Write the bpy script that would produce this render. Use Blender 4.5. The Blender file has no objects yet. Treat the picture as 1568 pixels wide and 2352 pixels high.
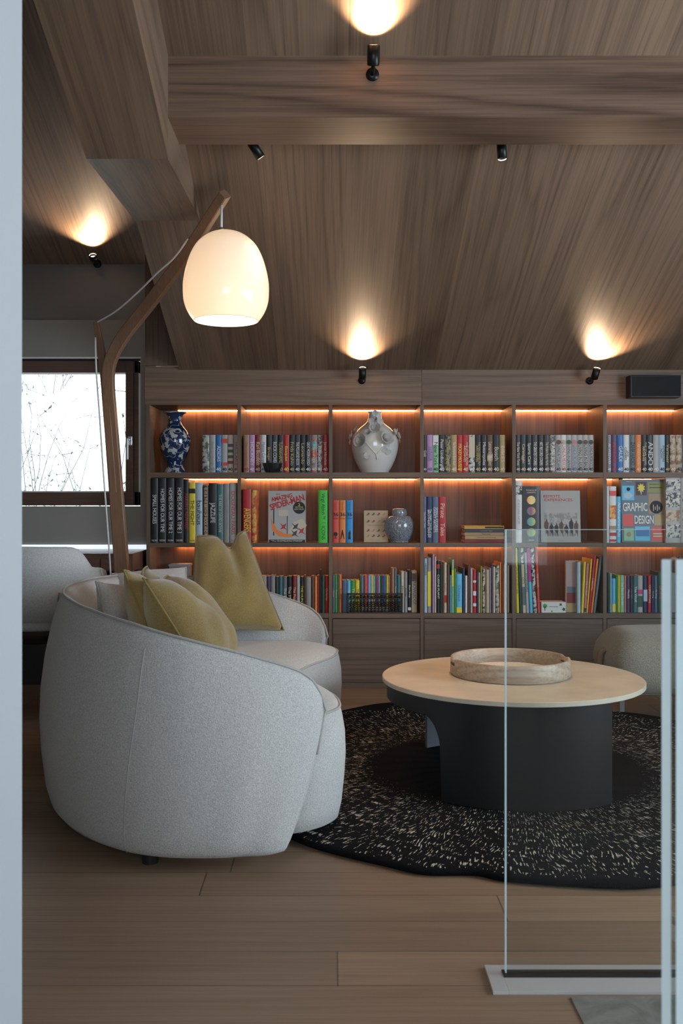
import bpy, bmesh, math, random
from mathutils import Vector, Matrix
random.seed(7)
PI = math.pi
S = bpy.context.scene
COL = S.collection

# ------------------------------------------------------------------ camera
F = 2215.0; VX, VY = 760.0, 1155.0; CZ = 1.075      # focal length in px of the 1568x2352 frame, vanishing point, eye height
cam = bpy.data.cameras.new('camera'); camo = bpy.data.objects.new('camera', cam); COL.objects.link(camo)
cam.sensor_fit = 'VERTICAL'; cam.sensor_height = 36.0; cam.lens = F/2352*36
cam.shift_x = (784-VX)/2352; cam.shift_y = -(1176-VY)/2352
cam.clip_start = .02
cam.dof.use_dof = True; cam.dof.focus_distance = 4.6; cam.dof.aperture_fstop = 8.0
camo.location = (0, 0, CZ); camo.rotation_euler = (PI/2, 0, 0)
S.camera = camo
S.view_settings.view_transform = 'Standard'; S.view_settings.look = 'None'
S.view_settings.gamma = 1.0; S.view_settings.exposure = 0.0
S.view_settings.use_curve_mapping = False

# ------------------------------------------------------------------ world and daylight
w = bpy.data.worlds.new('world'); S.world = w; w.use_nodes = True
bg = w.node_tree.nodes['Background']; bg.inputs[0].default_value = (.86, .94, 1, 1); bg.inputs[1].default_value = 5.0

def area(name, loc, rot, sx, sy, power, col):
    l = bpy.data.lights.new(name, 'AREA'); l.shape = 'RECTANGLE'; l.size = sx; l.size_y = sy
    l.energy = power; l.color = col
    o = bpy.data.objects.new(name, l); COL.objects.link(o); o.location = loc; o.rotation_euler = rot
    return o
# daylight entering by the window in the right wall and by the glazed opening behind the camera
area('daylight_right', (3.36, 2.0, 1.35), (0, PI/2, 0), 1.5, 2.6, 85, (.66, .84, 1))
area('daylight_rear', (.1, -1.45, 1.45), (-PI/2, 0, PI), 2.4, 1.5, 22, (.76, .87, 1))

# ------------------------------------------------------------------ helpers
def W(px, py, Y):
    return ((px-VX)/F*Y, Y, CZ-(py-VY)/F*Y)
def X(px, Y): return (px-VX)/F*Y
def Z(py, Y): return CZ-(py-VY)/F*Y

MATS = {}
def nt(name):
    m = bpy.data.materials.new(name); m.use_nodes = True
    n = m.node_tree; return m, n, n.nodes['Principled BSDF']
def plain(name, col, rough=.5, metal=0, spec=.5, coat=0, bump=0, bscale=200):
    if name in MATS: return MATS[name]
    m, t, b = nt(name)
    b.inputs['Base Color'].default_value = (*col, 1); b.inputs['Roughness'].default_value = rough
    b.inputs['Metallic'].default_value = metal; b.inputs['Specular IOR Level'].default_value = spec
    b.inputs['Coat Weight'].default_value = coat
    # faint surface variation so nothing is perfectly flat
    n = t.nodes.new('ShaderNodeTexNoise'); n.inputs['Scale'].default_value = bscale; n.inputs['Detail'].default_value = 3
    tc = t.nodes.new('ShaderNodeTexCoord'); t.links.new(tc.outputs['Object'], n.inputs['Vector'])
    if bump:
        bp = t.nodes.new('ShaderNodeBump'); bp.inputs['Strength'].default_value = bump; bp.inputs['Distance'].default_value = .002
        t.links.new(n.outputs[0], bp.inputs['Height']); t.links.new(bp.outputs[0], b.inputs['Normal'])
    else:
        mr = t.nodes.new('ShaderNodeMapRange'); mr.inputs[3].default_value = max(0, rough-.05); mr.inputs[4].default_value = min(1, rough+.05)
        t.links.new(n.outputs[0], mr.inputs[0]); t.links.new(mr.outputs[0], b.inputs['Roughness'])
    MATS[name] = m; return m
def emis(name, col, s):
    if name in MATS: return MATS[name]
    m, t, b = nt(name); b.inputs['Base Color'].default_value = (0.8, .8, .8, 1)
    b.inputs['Emission Color'].default_value = (*col, 1); b.inputs['Emission Strength'].default_value = s
    MATS[name] = m; return m
def M(t, op, a, b=None, c=None):
    n = t.nodes.new('ShaderNodeMath'); n.operation = op
    for i, v in enumerate((a, b, c)):
        if v is None: continue
        if isinstance(v, (int, float)): n.inputs[i].default_value = v
        else: t.links.new(v, n.inputs[i])
    return n.outputs[0]
def comb(t, x, y, z=0):
    n = t.nodes.new('ShaderNodeCombineXYZ')
    for i, v in enumerate((x, y, z)):
        if isinstance(v, (int, float)): n.inputs[i].default_value = v
        else: t.links.new(v, n.inputs[i])
    return n.outputs[0]
def noise(t, vec, scale, detail=2, rough=.5, dist=0):
    n = t.nodes.new('ShaderNodeTexNoise'); n.inputs['Scale'].default_value = scale
    n.inputs['Detail'].default_value = detail; n.inputs['Roughness'].default_value = rough; n.inputs['Distortion'].default_value = dist
    t.links.new(vec, n.inputs['Vector']); return n.outputs[0]
def ramp(t, fac, stops):
    n = t.nodes.new('ShaderNodeValToRGB'); e = n.color_ramp.elements
    while len(e) < len(stops): e.new(.5)
    for i, (p, c) in enumerate(stops): e[i].position = p; e[i].color = (*c, 1)
    t.links.new(fac, n.inputs[0]); return n.outputs[0]
def mixc(t, fac, a, b, mode='MIX'):
    n = t.nodes.new('ShaderNodeMix'); n.data_type = 'RGBA'; n.blend_type = mode
    for i, v in ((0, fac), (6, a), (7, b)):
        if isinstance(v, (int, float)): n.inputs[i].default_value = v
        elif isinstance(v, tuple): n.inputs[i].default_value = (*v, 1)
        else: t.links.new(v, n.inputs[i])
    return n.outputs[2]

def wood(name, light, dark, grain='x', across='z', plank=None, seam=False, seed=0.0, rough=.5, var=.25, length=None, ring=1.0, spec=.4, slope=0.0):
    if name in MATS: return MATS[name]
    m, t, b = nt(name)
    tc = t.nodes.new('ShaderNodeTexCoord'); sp = t.nodes.new('ShaderNodeSeparateXYZ'); t.links.new(tc.outputs['Object'], sp.inputs[0])
    ax = {'x': 0, 'y': 1, 'z': 2}; gi, ai = ax[grain], ax[across]; ti = 3-gi-ai
    g, a, th = sp.outputs[gi], sp.outputs[ai], sp.outputs[ti]
    if slope: th = M(t, 'ADD', th, M(t, 'MULTIPLY', g, slope))
    wn = None
    if plank:
        pid = M(t, 'FLOOR', M(t, 'DIVIDE', a, plank))
        if length:
            jog = t.nodes.new('ShaderNodeTexWhiteNoise'); jog.noise_dimensions = '1D'; t.links.new(pid, jog.inputs['W'])
            lid = M(t, 'FLOOR', M(t, 'ADD', M(t, 'DIVIDE', g, length), M(t, 'MULTIPLY', jog.outputs[0], 5)))
            pid2 = M(t, 'ADD', pid, M(t, 'MULTIPLY', lid, 17.3))
        else: pid2 = pid
        wnn = t.nodes.new('ShaderNodeTexWhiteNoise'); wnn.noise_dimensions = '1D'; t.links.new(M(t, 'ADD', pid2, seed), wnn.inputs['W'])
        wn = wnn.outputs[0]
        off = M(t, 'MULTIPLY', wn, 37.0)
    else: off = seed*3.1
    vec = comb(t, M(t, 'ADD', M(t, 'MULTIPLY', g, .16), off), M(t, 'MULTIPLY', a, 3.4), M(t, 'ADD', M(t, 'MULTIPLY', th, 1.2), off))
    big = noise(t, vec, 1.0, 1.0, .4, .0)
    big = M(t, 'ADD', big, M(t, 'MULTIPLY', noise(t, comb(t, M(t, 'MULTIPLY', g, 3.0), M(t, 'MULTIPLY', a, 14.0), off), 1.0, 2), .025))
    rings = M(t, 'PINGPONG', M(t, 'MULTIPLY', big, 34.0), 1.0)
    rings = M(t, 'POWER', rings, 2.2)
    fv = comb(t, M(t, 'ADD', M(t, 'MULTIPLY', g, 2.5), off), M(t, 'MULTIPLY', a, 130.0), M(t, 'MULTIPLY', th, 130.0))
    fib = noise(t, fv, 1.0, 3, .6)
    soft = noise(t, comb(t, M(t, 'ADD', M(t, 'MULTIPLY', g, .8), off), M(t, 'MULTIPLY', a, 9.0), M(t, 'MULTIPLY', th, 9.0)), 1.0, 2)
    f = M(t, 'ADD', M(t, 'MULTIPLY', rings, .42*ring), M(t, 'MULTIPLY', M(t, 'SUBTRACT', fib, .38), 1.6))
    f = M(t, 'ADD', f, M(t, 'MULTIPLY', M(t, 'SUBTRACT', soft, .5), .9))
    cl = t.nodes.new('ShaderNodeClamp'); t.links.new(f, cl.inputs[0])
    c = mixc(t, cl.outputs[0], light, dark)
    if wn is not None:
        k = M(t, 'ADD', M(t, 'MULTIPLY', wn, var), 1-var/2)
        if seam:
            fr = M(t, 'FRACT', M(t, 'DIVIDE', a, plank))
            s1 = M(t, 'LESS_THAN', fr, .018)
            k = M(t, 'MULTIPLY', k, M(t, 'SUBTRACT', 1, M(t, 'MULTIPLY', s1, .55)))
            if length:
                fg = M(t, 'FRACT', M(t, 'ADD', M(t, 'DIVIDE', g, length), M(t, 'MULTIPLY', jog.outputs[0], 5)))
                k = M(t, 'MULTIPLY', k, M(t, 'SUBTRACT', 1, M(t, 'MULTIPLY', M(t, 'LESS_THAN', fg, .0016), .6)))
        c = mixc(t, 1.0, c, comb(t, k, k, k), 'MULTIPLY')
    t.links.new(c, b.inputs['Base Color'])
    b.inputs['Roughness'].default_value = rough; b.inputs['Specular IOR Level'].default_value = spec
    bp = t.nodes.new('ShaderNodeBump'); bp.inputs['Strength'].default_value = .25; bp.inputs['Distance'].default_value = .0012
    t.links.new(M(t, 'ADD', fib, M(t, 'MULTIPLY', rings, -.4)), bp.inputs['Height']); t.links.new(bp.outputs[0], b.inputs['Normal'])
    MATS[name] = m; return m

def fabric(name, c1, c2, scale=260, bump=.5, rough=.95, sheen=.3, big=0):
    if name in MATS: return MATS[name]
    m, t, b = nt(name); tc = t.nodes.new('ShaderNodeTexCoord')
    n = noise(t, tc.outputs['Object'], scale, 3, .6)
    v = t.nodes.new('ShaderNodeTexVoronoi'); v.inputs['Scale'].default_value = scale*1.1; t.links.new(tc.outputs['Object'], v.inputs['Vector'])
    n2 = noise(t, tc.outputs['Object'], 6, 2)
    f = M(t, 'ADD', M(t, 'MULTIPLY', n, .8), M(t, 'MULTIPLY', v.outputs['Distance'], .35))
    f = M(t, 'ADD', f, M(t, 'MULTIPLY', M(t, 'SUBTRACT', n2, .5), big))
    c = ramp(t, f, [(.3, c1), (.75, c2)])
    t.links.new(c, b.inputs['Base Color']); b.inputs['Roughness'].default_value = rough
    b.inputs['Sheen Weight'].default_value = sheen; b.inputs['Specular IOR Level'].default_value = .2
    bp = t.nodes.new('ShaderNodeBump'); bp.inputs['Strength'].default_value = bump; bp.inputs['Distance'].default_value = .003
    t.links.new(f, bp.inputs['Height']); t.links.new(bp.outputs[0], b.inputs['Normal'])
    MATS[name] = m; return m

def link(name, me, mat, parent=None, smooth=False, kind=None, label=None):
    if mat is not None: me.materials.append(mat)
    o = bpy.data.objects.new(name, me); COL.objects.link(o)
    if parent is not None: o.parent = parent
    if smooth:
        for p in me.polygons: p.use_smooth = True
    if kind: o['kind'] = kind
    if label: o['label'] = label
    return o
def wp(o):   # world location of a (translate-only) parent chain
    v = Vector((0, 0, 0))
    while o is not None: v += o.location; o = o.parent
    return v
def obj(name, bm, mat, parent=None, smooth=False, kind=None, label=None, world=True):
    """link a bmesh; coordinates are world ones unless world=False, and are re-based on the parent"""
    if parent is not None and world: bmesh.ops.translate(bm, verts=bm.verts, vec=-wp(parent))
    bmesh.ops.recalc_face_normals(bm, faces=bm.faces)
    me = bpy.data.meshes.new(name); bm.to_mesh(me); bm.free()
    return link(name, me, mat, parent, smooth, kind, label)
def thing(name, label, cat, loc=(0, 0, 0), group=None):
    o = bpy.data.objects.new(name, None); COL.objects.link(o); o.location = loc; o.empty_display_size = .05
    return tag(o, label, cat, group)
def tag(o, label, cat, group=None, kind=None):
    o['label'] = label; o['category'] = cat
    if group: o['group'] = group
    if kind: o['kind'] = kind
    return o
def rebase(o, loc):   # move a mesh thing's origin
    loc = Vector(loc); o.data.transform(Matrix.Translation(-(loc-o.location))); o.location = loc; return o
def box(bm, x0, x1, y0, y1, z0, z1, bev=0):
    vs = [bm.verts.new((x, y, z)) for x in (x0, x1) for y in (y0, y1) for z in (z0, z1)]
    fs = [bm.faces.new([vs[i] for i in q]) for q in ((0, 1, 3, 2), (4, 6, 7, 5), (0, 4, 5, 1), (2, 3, 7, 6), (0, 2, 6, 4), (1, 5, 7, 3))]
    if bev:
        es = list({e for f in fs for e in f.edges})
        bmesh.ops.bevel(bm, geom=es, offset=bev, segments=2, affect='EDGES', profile=.7)
    return bm
def B(*a, bev=0): return box(bmesh.new(), *a, bev=bev)
def prism(bm, pts, axis, a0, a1):
    """pts 2D polygon extruded along axis; 2D coords are the two other axes in order"""
    def mk(p, a):
        q = [p[0], p[1]]; q.insert(axis, a); return bm.verts.new(q)
    A = [mk(p, a0) for p in pts]; Bv = [mk(p, a1) for p in pts]; n = len(pts)
    bm.faces.new(A); bm.faces.new(Bv)
    for i in range(n): bm.faces.new((A[i], A[(i+1) % n], Bv[(i+1) % n], Bv[i]))
    return bm
def lathe(prof, c=(0, 0, 0), seg=48, bm=None):
    bm = bm or bmesh.new(); rows = []
    for r, z in prof:
        if r < 1e-5: rows.append([bm.verts.new((c[0], c[1], c[2]+z))])
        else: rows.append([bm.verts.new((c[0]+r*math.cos(2*PI*i/seg), c[1]+r*math.sin(2*PI*i/seg), c[2]+z)) for i in range(seg)])
    for a, b in zip(rows, rows[1:]):
        for i in range(seg):
            j = (i+1) % seg
            if len(a) == 1 and len(b) == 1: continue
            if len(a) == 1: bm.faces.new((a[0], b[i], b[j]))
            elif len(b) == 1: bm.faces.new((a[i], a[j], b[0]))
            else: bm.faces.new((a[i], a[j], b[j], b[i]))
    return bm
def tube(pts, r, seg=8, bm=None, closed=False, rads=None, cap=True):
    bm = bm or bmesh.new(); pts = [Vector(p) for p in pts]; n = len(pts); rings = []; up = None
    for i, p in enumerate(pts):
        if closed: d = pts[(i+1) % n]-pts[i-1]
        else: d = pts[min(i+1, n-1)]-pts[max(i-1, 0)]
        if d.length < 1e-9: d = Vector((0, 0, 1))
        d.normalize()
        if up is None: up = Vector((0, 0, 1)) if abs(d.z) < .9 else Vector((1, 0, 0))
        s = d.cross(up)
        if s.length < 1e-6: s = d.orthogonal()
        s.normalize(); up = s.cross(d).normalized()
        rr = rads[i] if rads else r
        rings.append([bm.verts.new(p+(s*math.cos(2*PI*k/seg)+up*math.sin(2*PI*k/seg))*rr) for k in range(seg)])
    m = n if closed else n-1
    for i in range(m):
        a, b = rings[i], rings[(i+1) % n]
        for k in range(seg): bm.faces.new((a[k], a[(k+1) % seg], b[(k+1) % seg], b[k]))
    if not closed and cap: bm.faces.new(rings[0]); bm.faces.new(rings[-1])
    return bm
def loft(rings, closed_ring=True, cap=True, bm=None):
    bm = bm or bmesh.new(); R = [[bm.verts.new(p) for p in r] for r in rings]; n = len(R[0])
    for a, b in zip(R, R[1:]):
        for k in range(n if closed_ring else n-1): bm.faces.new((a[k], a[(k+1) % n], b[(k+1) % n], b[k]))
    if cap and closed_ring: bm.faces.new(R[0]); bm.faces.new(R[-1])
    return bm
def catmull(P, n, closed=False):
    P = [Vector(p) for p in P]; out = []; m = len(P)
    segs = m if closed else m-1
    for i in range(n+(0 if closed else 1)):
        t = i/n*segs; k = min(int(t), segs-1); f = t-k
        g = (lambda j: P[j % m]) if closed else (lambda j: P[j] if 0 <= j < m else (2*P[0]-P[1] if j < 0 else 2*P[-1]-P[-2]))
        a, b, c, d = g(k-1), g(k), g(k+1), g(k+2)
        out.append(.5*((2*b)+(c-a)*f+(2*a-5*b+4*c-d)*f*f+(3*b-a-3*c+d)*f**3))
    return out
def interp(xs, ys, x):
    if x <= xs[0]: return ys[0]
    for i in range(1, len(xs)):
        if x <= xs[i]: return ys[i-1]+(ys[i]-ys[i-1])*(x-xs[i-1])/(xs[i]-xs[i-1])
    return ys[-1]
TEXTS = []
UPR = Matrix(((1, 0, 0), (0, 0, -1), (0, 1, 0)))            # upright, facing the camera side (-Y)
DOWN = Matrix(((0, 1, 0), (0, 0, -1), (-1, 0, 0)))          # reading top to bottom, facing -Y
def text(s, centre, length, height, mat, parent, rot=UPR, name='lettering', bold=.0, label=None):
    c = bpy.data.curves.new(name, 'FONT'); c.body = s; c.align_x = 'CENTER'; c.align_y = 'CENTER'; c.size = 1; c.offset = bold
    c.resolution_u = 3; c.space_character = .95
    c.materials.append(mat)
    o = bpy.data.objects.new(name, c); COL.objects.link(o); o.parent = parent
    o.location = Vector(centre)-wp(parent); o.rotation_euler = rot.to_euler()
    if label: o['label'] = label
    TEXTS.append((o, length, height)); return o

# ------------------------------------------------------------------ palette
WL, WD = (.228, .150, .100), (.105, .066, .043)
w_ceil = wood('elm_ceiling', WL, WD, 'y', 'x', slope=.40, plank=.30, var=.30, seed=3)
w_ceil2 = wood('elm_ceiling_alcove', WL, WD, 'y', 'x', slope=.40, plank=.55, var=.2, seed=11)
w_beam = wood('elm_beam', (.205, .125, .083), (.078, .045, .030), 'x', 'z', seed=2, ring=1.5)
w_raft = wood('elm_rafter', WL, WD, 'y', 'x', plank=.5, var=.1, seed=9, slope=.40)
w_raft2 = wood('elm_rafter_end', WL, WD, 'y', 'x', plank=.5, var=.1, seed=13)
w_fasc = wood('elm_fascia', (.215, .138, .092), (.10, .062, .040), 'x', 'z', seed=5, plank=2.0)
w_fram = wood('elm_frame', (.175, .114, .078), (.088, .055, .037), 'z', 'x', seed=6)
w_shlf = wood('elm_shelf', (.175, .114, .078), (.088, .055, .037), 'x', 'z', seed=7)
w_back = wood('elm_back_panel', (.23, .118, .075), (.12, .060, .038), 'z', 'x', plank=.53, var=.15, seed=8)
w_draw = wood('elm_drawer', (.155, .102, .073), (.077, .048, .034), 'x', 'z', seed=14, ring=1.3)
w_floor = wood('oak_floor', (.285, .186, .122), (.172, .106, .069), 'x', 'y', plank=.165, seam=True, length=2.3, var=.32, seed=4, rough=.5, ring=.5, spec=.28)
w_lamp = wood('lamp_wood', (.24, .135, .08), (.15, .08, .045), 'z', 'x', seed=15, rough=.35, ring=.4)
w_tray = wood('tray_wood', (.46, .36, .27), (.20, .14, .10), 'x', 'z', seed=21, rough=.5, ring=.8)
w_desk = wood('desk_wood', (.13, .06, .04), (.07, .032, .022), 'x', 'z', seed=17)
w_wind = wood('window_wood', (.13, .07, .048), (.075, .038, .026), 'x', 'z', seed=18, ring=.4)
w_leg = wood('leg_wood', (.32, .2, .12), (.2, .12, .07), 'z', 'x', seed=19, ring=.4)
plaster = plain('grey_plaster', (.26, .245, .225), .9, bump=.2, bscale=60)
plaster_shade = plain('grey_plaster_shaded', (.2, .195, .19), .9, bump=.2, bscale=60)  # darker copy of the plaster, shade of the recessed upper wall put into its colour
white_wall = plain('white_plaster', (.47, .50, .515), .8, bump=.05, bscale=120)
black_metal = plain('black_metal', (.012, .012, .013), .35, .6)
black = plain('black_paint', (.012, .012, .013), .5)
steel = plain('brushed_steel', (.62, .63, .64), .3, 1)
sofa_fab = fabric('sofa_boucle', (.33, .322, .31), (.56, .548, .53), 230, .6)
sofa_fab2 = fabric('sofa_boucle_cushion', (.33, .31, .29), (.60, .58, .56), 330, .5)
pipe_fab = fabric('sofa_piping', (.30, .285, .265), (.42, .40, .38), 300, .3)
mustard = fabric('mustard_velvet', (.16, .105, .032), (.36, .25, .088), 420, .5, sheen=.6, big=.5)
mustard_pipe = fabric('mustard_piping', (.19, .135, .04), (.29, .21, .07), 400, .3)
beige_fab = fabric('beige_boucle', (.19, .158, .125), (.34, .295, .24), 200, .8)
chair_fab = fabric('grey_chair_fabric', (.48, .50, .50), (.70, .71, .71), 220, .5)
INK = plain('ink_black', (.015, .015, .015), .6); PAPER = plain('ink_white', (.75, .74, .7), .6)
GOLD = plain('ink_gold', (.55, .42, .16), .45); RED = plain('ink_red', (.5, .03, .03), .6)
inks = {'k': INK, 'w': PAPER, 'g': GOLD, 'r': RED, 'y': plain('ink_yellow', (.8, .65, .05), .6),
        'b': plain('ink_blue', (.08, .14, .3), .6), 'c': plain('ink_cream', (.7, .6, .42), .6), 'e': plain('ink_grey', (.25, .26, .27), .6)}
pages = plain('page_edges', (.62, .52, .40), .9, bump=.3, bscale=400)

# ------------------------------------------------------------------ room shell
YB = 5.565; SL = .40; ZK = Z(850, YB)         # bookcase front plane, roof slope, top of the knee wall
def zc(y): return ZK+SL*(YB-y)
XR = -.585; XL = -.875                          # rafter faces
ZL = Z(595, 5.75)
def zc2(y): return ZL+SL*(5.75-y)
XW, XE, YS = -2.6, 3.5, -1.6
struct = 'structure'
obj('floor', B(XW-.1, XE+.1, YS-.1, 6.0, -.05, 0), w_floor, kind=struct)
def make_stone():
    m, t, b = nt('stone_tile'); tc = t.nodes.new('ShaderNodeTexCoord')
    t.links.new(ramp(t, noise(t, tc.outputs['Object'], 14, 6, .65, 1.2), [(.3, (.13, .125, .11)), (.7, (.24, .23, .205))]), b.inputs['Base Color']); b.inputs['Roughness'].default_value = .55; return m
stone = make_stone()
obj('trim_1', B(.52, 2.2, 1.2, 2.094, -.02, .003), stone, kind=struct)
bm = bmesh.new(); prism(bm, [(YB+.05, zc(YB+.05)), (YS, zc(YS)), (YS, zc(YS)+.2), (YB+.05, zc(YB+.05)+.2)], 0, XL, XE+.1)
obj('ceiling', bm, w_ceil, kind=struct)
bm = bmesh.new(); prism(bm, [(5.8, zc2(5.8)), (YS, zc2(YS)), (YS, zc2(YS)+.15), (5.8, zc2(5.8)+.15)], 0, XW-.1, XL)
o = obj('ceiling', bm, w_ceil2, kind=struct)
# cheek between the two ceiling heights
bm = bmesh.new(); prism(bm, [(5.75, zc(5.75)+.01), (YS, zc(YS)+.01), (YS, zc2(YS)+.05), (5.75, zc2(5.75)+.05)], 0, XL-.004, XL+.03)
obj('wall_cheek', bm, w_ceil2, kind=struct)
# rafter box: underside parallel to the roof, then level where it runs out against the ceiling
y1 = 3.464; z1 = Z(365, y1); y2 = 4.33; z2 = Z(508, y2)
bm = bmesh.new()
prism(bm, [(YS, z1+SL*(y1-YS)), (y1, z1), (y1, zc(y1)+.05), (YS, zc(YS)+.05)], 0, XL-.003, XR)
obj('trim_2', bm, w_raft, kind=struct)
bm = bmesh.new(); prism(bm, [(y1, z1), (y2, z2), (y2-.2, zc(y2-.2)+.05), (y1, zc(y1)+.05)], 0, XL-.003, XR)
obj('trim_4', bm, w_raft2, kind=struct)
# purlin beam
yf, ybk = 3.464, 3.725; zb = Z(270, yf)
bm = bmesh.new(); prism(bm, [(yf, zb), (ybk, zb), (ybk, zc(ybk)+.05), (yf, zc(yf)+.05)], 0, XR, XE)
obj('trim_3', bm, w_beam, kind=struct)
# walls
obj('wall_left', B(XW-.1, XW, YS, 5.85, 0, 5.3), plaster, kind=struct)
WX0, WX1, WZ0, WZ1 = -2.35, X(322, 5.75), Z(1163, 5.75), Z(822, 5.75)
bm = bmesh.new(); y0, y3 = 5.75, 5.95; zt = Z(735, 5.75)
box(bm, XW, WX0, y0, y3, 0, zt); box(bm, WX1, -1.045, y0, y3, 0, zt)
box(bm, WX0, WX1, y0, y3, 0, WZ0); box(bm, WX0, WX1, y0, y3, WZ1, zt)
obj('wall_back', bm, plaster, kind=struct)
obj('wall_back_upper', B(XW, -1.045, 5.80, 5.98, zt, ZL+.1), plaster_shade, kind=struct)
obj('wall_behind_bookcase', B(-1.06, XE, 5.93, 6.02, 0, 2.0), plaster, kind=struct)
# wooden panel above the left end of the bookcase
obj('wall_wood_panel', B(X(333, YB), XL+.02, YB, YB+.05, Z(838, YB), 2.62), w_fram, kind=struct)
# right wall with window opening, rear wall with glazed opening
bm = bmesh.new()
for a in ((YS, .7, 0, 5), (3.3, 6.0, 0, 5), (.7, 3.3, 0, .6), (.7, 3.3, 2.1, 5)): box(bm, XE, XE+.1, *a)
obj('wall_right', bm, white_wall, kind=struct)
bm = bmesh.new()
for a in ((XW, -1.1, 0, 5.3), (1.3, XE, 0, 5.3), (-1.1, 1.3, 0, .7), (-1.1, 1.3, 2.2, 5.3)):
    box(bm, a[0], a[1], YS-.1, YS, a[2], a[3])
obj('wall_rear', bm, white_wall, kind=struct)
# white door jamb in the left foreground
obj('wall_jamb', B(-1.7, -.4805, 1.25, 1.5, 0, 4.3), white_wall, kind=struct)

# ------------------------------------------------------------------ window in the back wall
wy = 5.80
bm = bmesh.new()
fx0, fx1, fz0, fz1 = WX0, X(318, wy), Z(1161, wy), Z(829, wy)
gx1, gz0, gz1 = X(289, wy), Z(1129, wy), Z(857, wy)
box(bm, fx0, fx1, wy, wy+.07, fz0, gz0, .003); box(bm, fx0, fx1, wy, wy+.07, gz1, fz1, .003)
box(bm, gx1, X(307, wy), wy-.012, wy+.05, fz0+.004, fz1-.004, .003)
box(bm, X(307.6, wy), fx1, wy, wy+.07, fz0, fz1, .003); box(bm, fx0, fx0+.09, wy, wy+.07, fz0, fz1, .003)
win = thing('window_1', 'brown timber window', 'window', (-1.7, wy, fz0)); del win['label']; del win['category']; win['kind'] = struct
obj('window_frame', bm, w_wind, win)
bm = bmesh.new(); box(bm, fx0, gx1+.004, wy-.004, wy+.002, gz0-.004, gz0+.004); box(bm, fx0, gx1+.004, wy-.004, wy+.002, gz1-.004, gz1+.004)
obj('glazing_bead', bm, plain('white_bead', (.75, .75, .75), .4), win)
bm = bmesh.new(); box(bm, WX0, WX1+.004, 5.742, 5.75, WZ1-.003, WZ1+.004)
obj('corner_strip', bm, plain('white_bead', (.75,)*3, .4), win)
obj('seal', B(WX0, WX1, wy+.002, wy+.01, fz1, WZ1+.01), black, win)
def glassy(name, tint, refl=.06, rough=.0):
    if name in MATS: return MATS[name]
    m = bpy.data.materials.new(name); m.use_nodes = True; t = m.node_tree; t.nodes.clear()
    out = t.nodes.new('ShaderNodeOutputMaterial'); tr = t.nodes.new('ShaderNodeBsdfTransparent'); tr.inputs[0].default_value = (*tint, 1)
    gl = t.nodes.new('ShaderNodeBsdfGlossy'); gl.inputs['Roughness'].default_value = rough
    lw = t.nodes.new('ShaderNodeFresnel'); lw.inputs[0].default_value = 1.5
    mx = t.nodes.new('ShaderNodeMixShader')
    geo = t.nodes.new('ShaderNodeNewGeometry')      # the exit face of the thin sheet adds no second mirror
    t.links.new(M(t, 'MULTIPLY', lw.outputs[0], M(t, 'SUBTRACT', 1.0, geo.outputs['Backfacing'])), mx.inputs[0]); t.links.new(tr.outputs[0], mx.inputs[1]); t.links.new(gl.outputs[0], mx.inputs[2]); t.links.new(mx.outputs[0], out.inputs[0])
    MATS[name] = m; return m
obj('window_pane', B(fx0, gx1+.01, wy+.03, wy+.036, gz0-.01, gz1+.01), glassy('window_glass', (.97, .98, .98)), win)
hx, hz = X(298.5, wy-.02), Z(1012, wy)
bm = bmesh.new(); box(bm, hx-.014, hx+.014, wy-.022, wy-.012, hz-.03, hz+.025, .006)
box(bm, hx-.008, hx+.008, wy-.055, wy-.02, hz-.006, hz+.010, .004); box(bm, hx-.017, hx-.001, wy-.062, wy-.048, Z(1057, wy), hz+.012, .005)
obj('window_handle', bm, steel, win)

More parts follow.
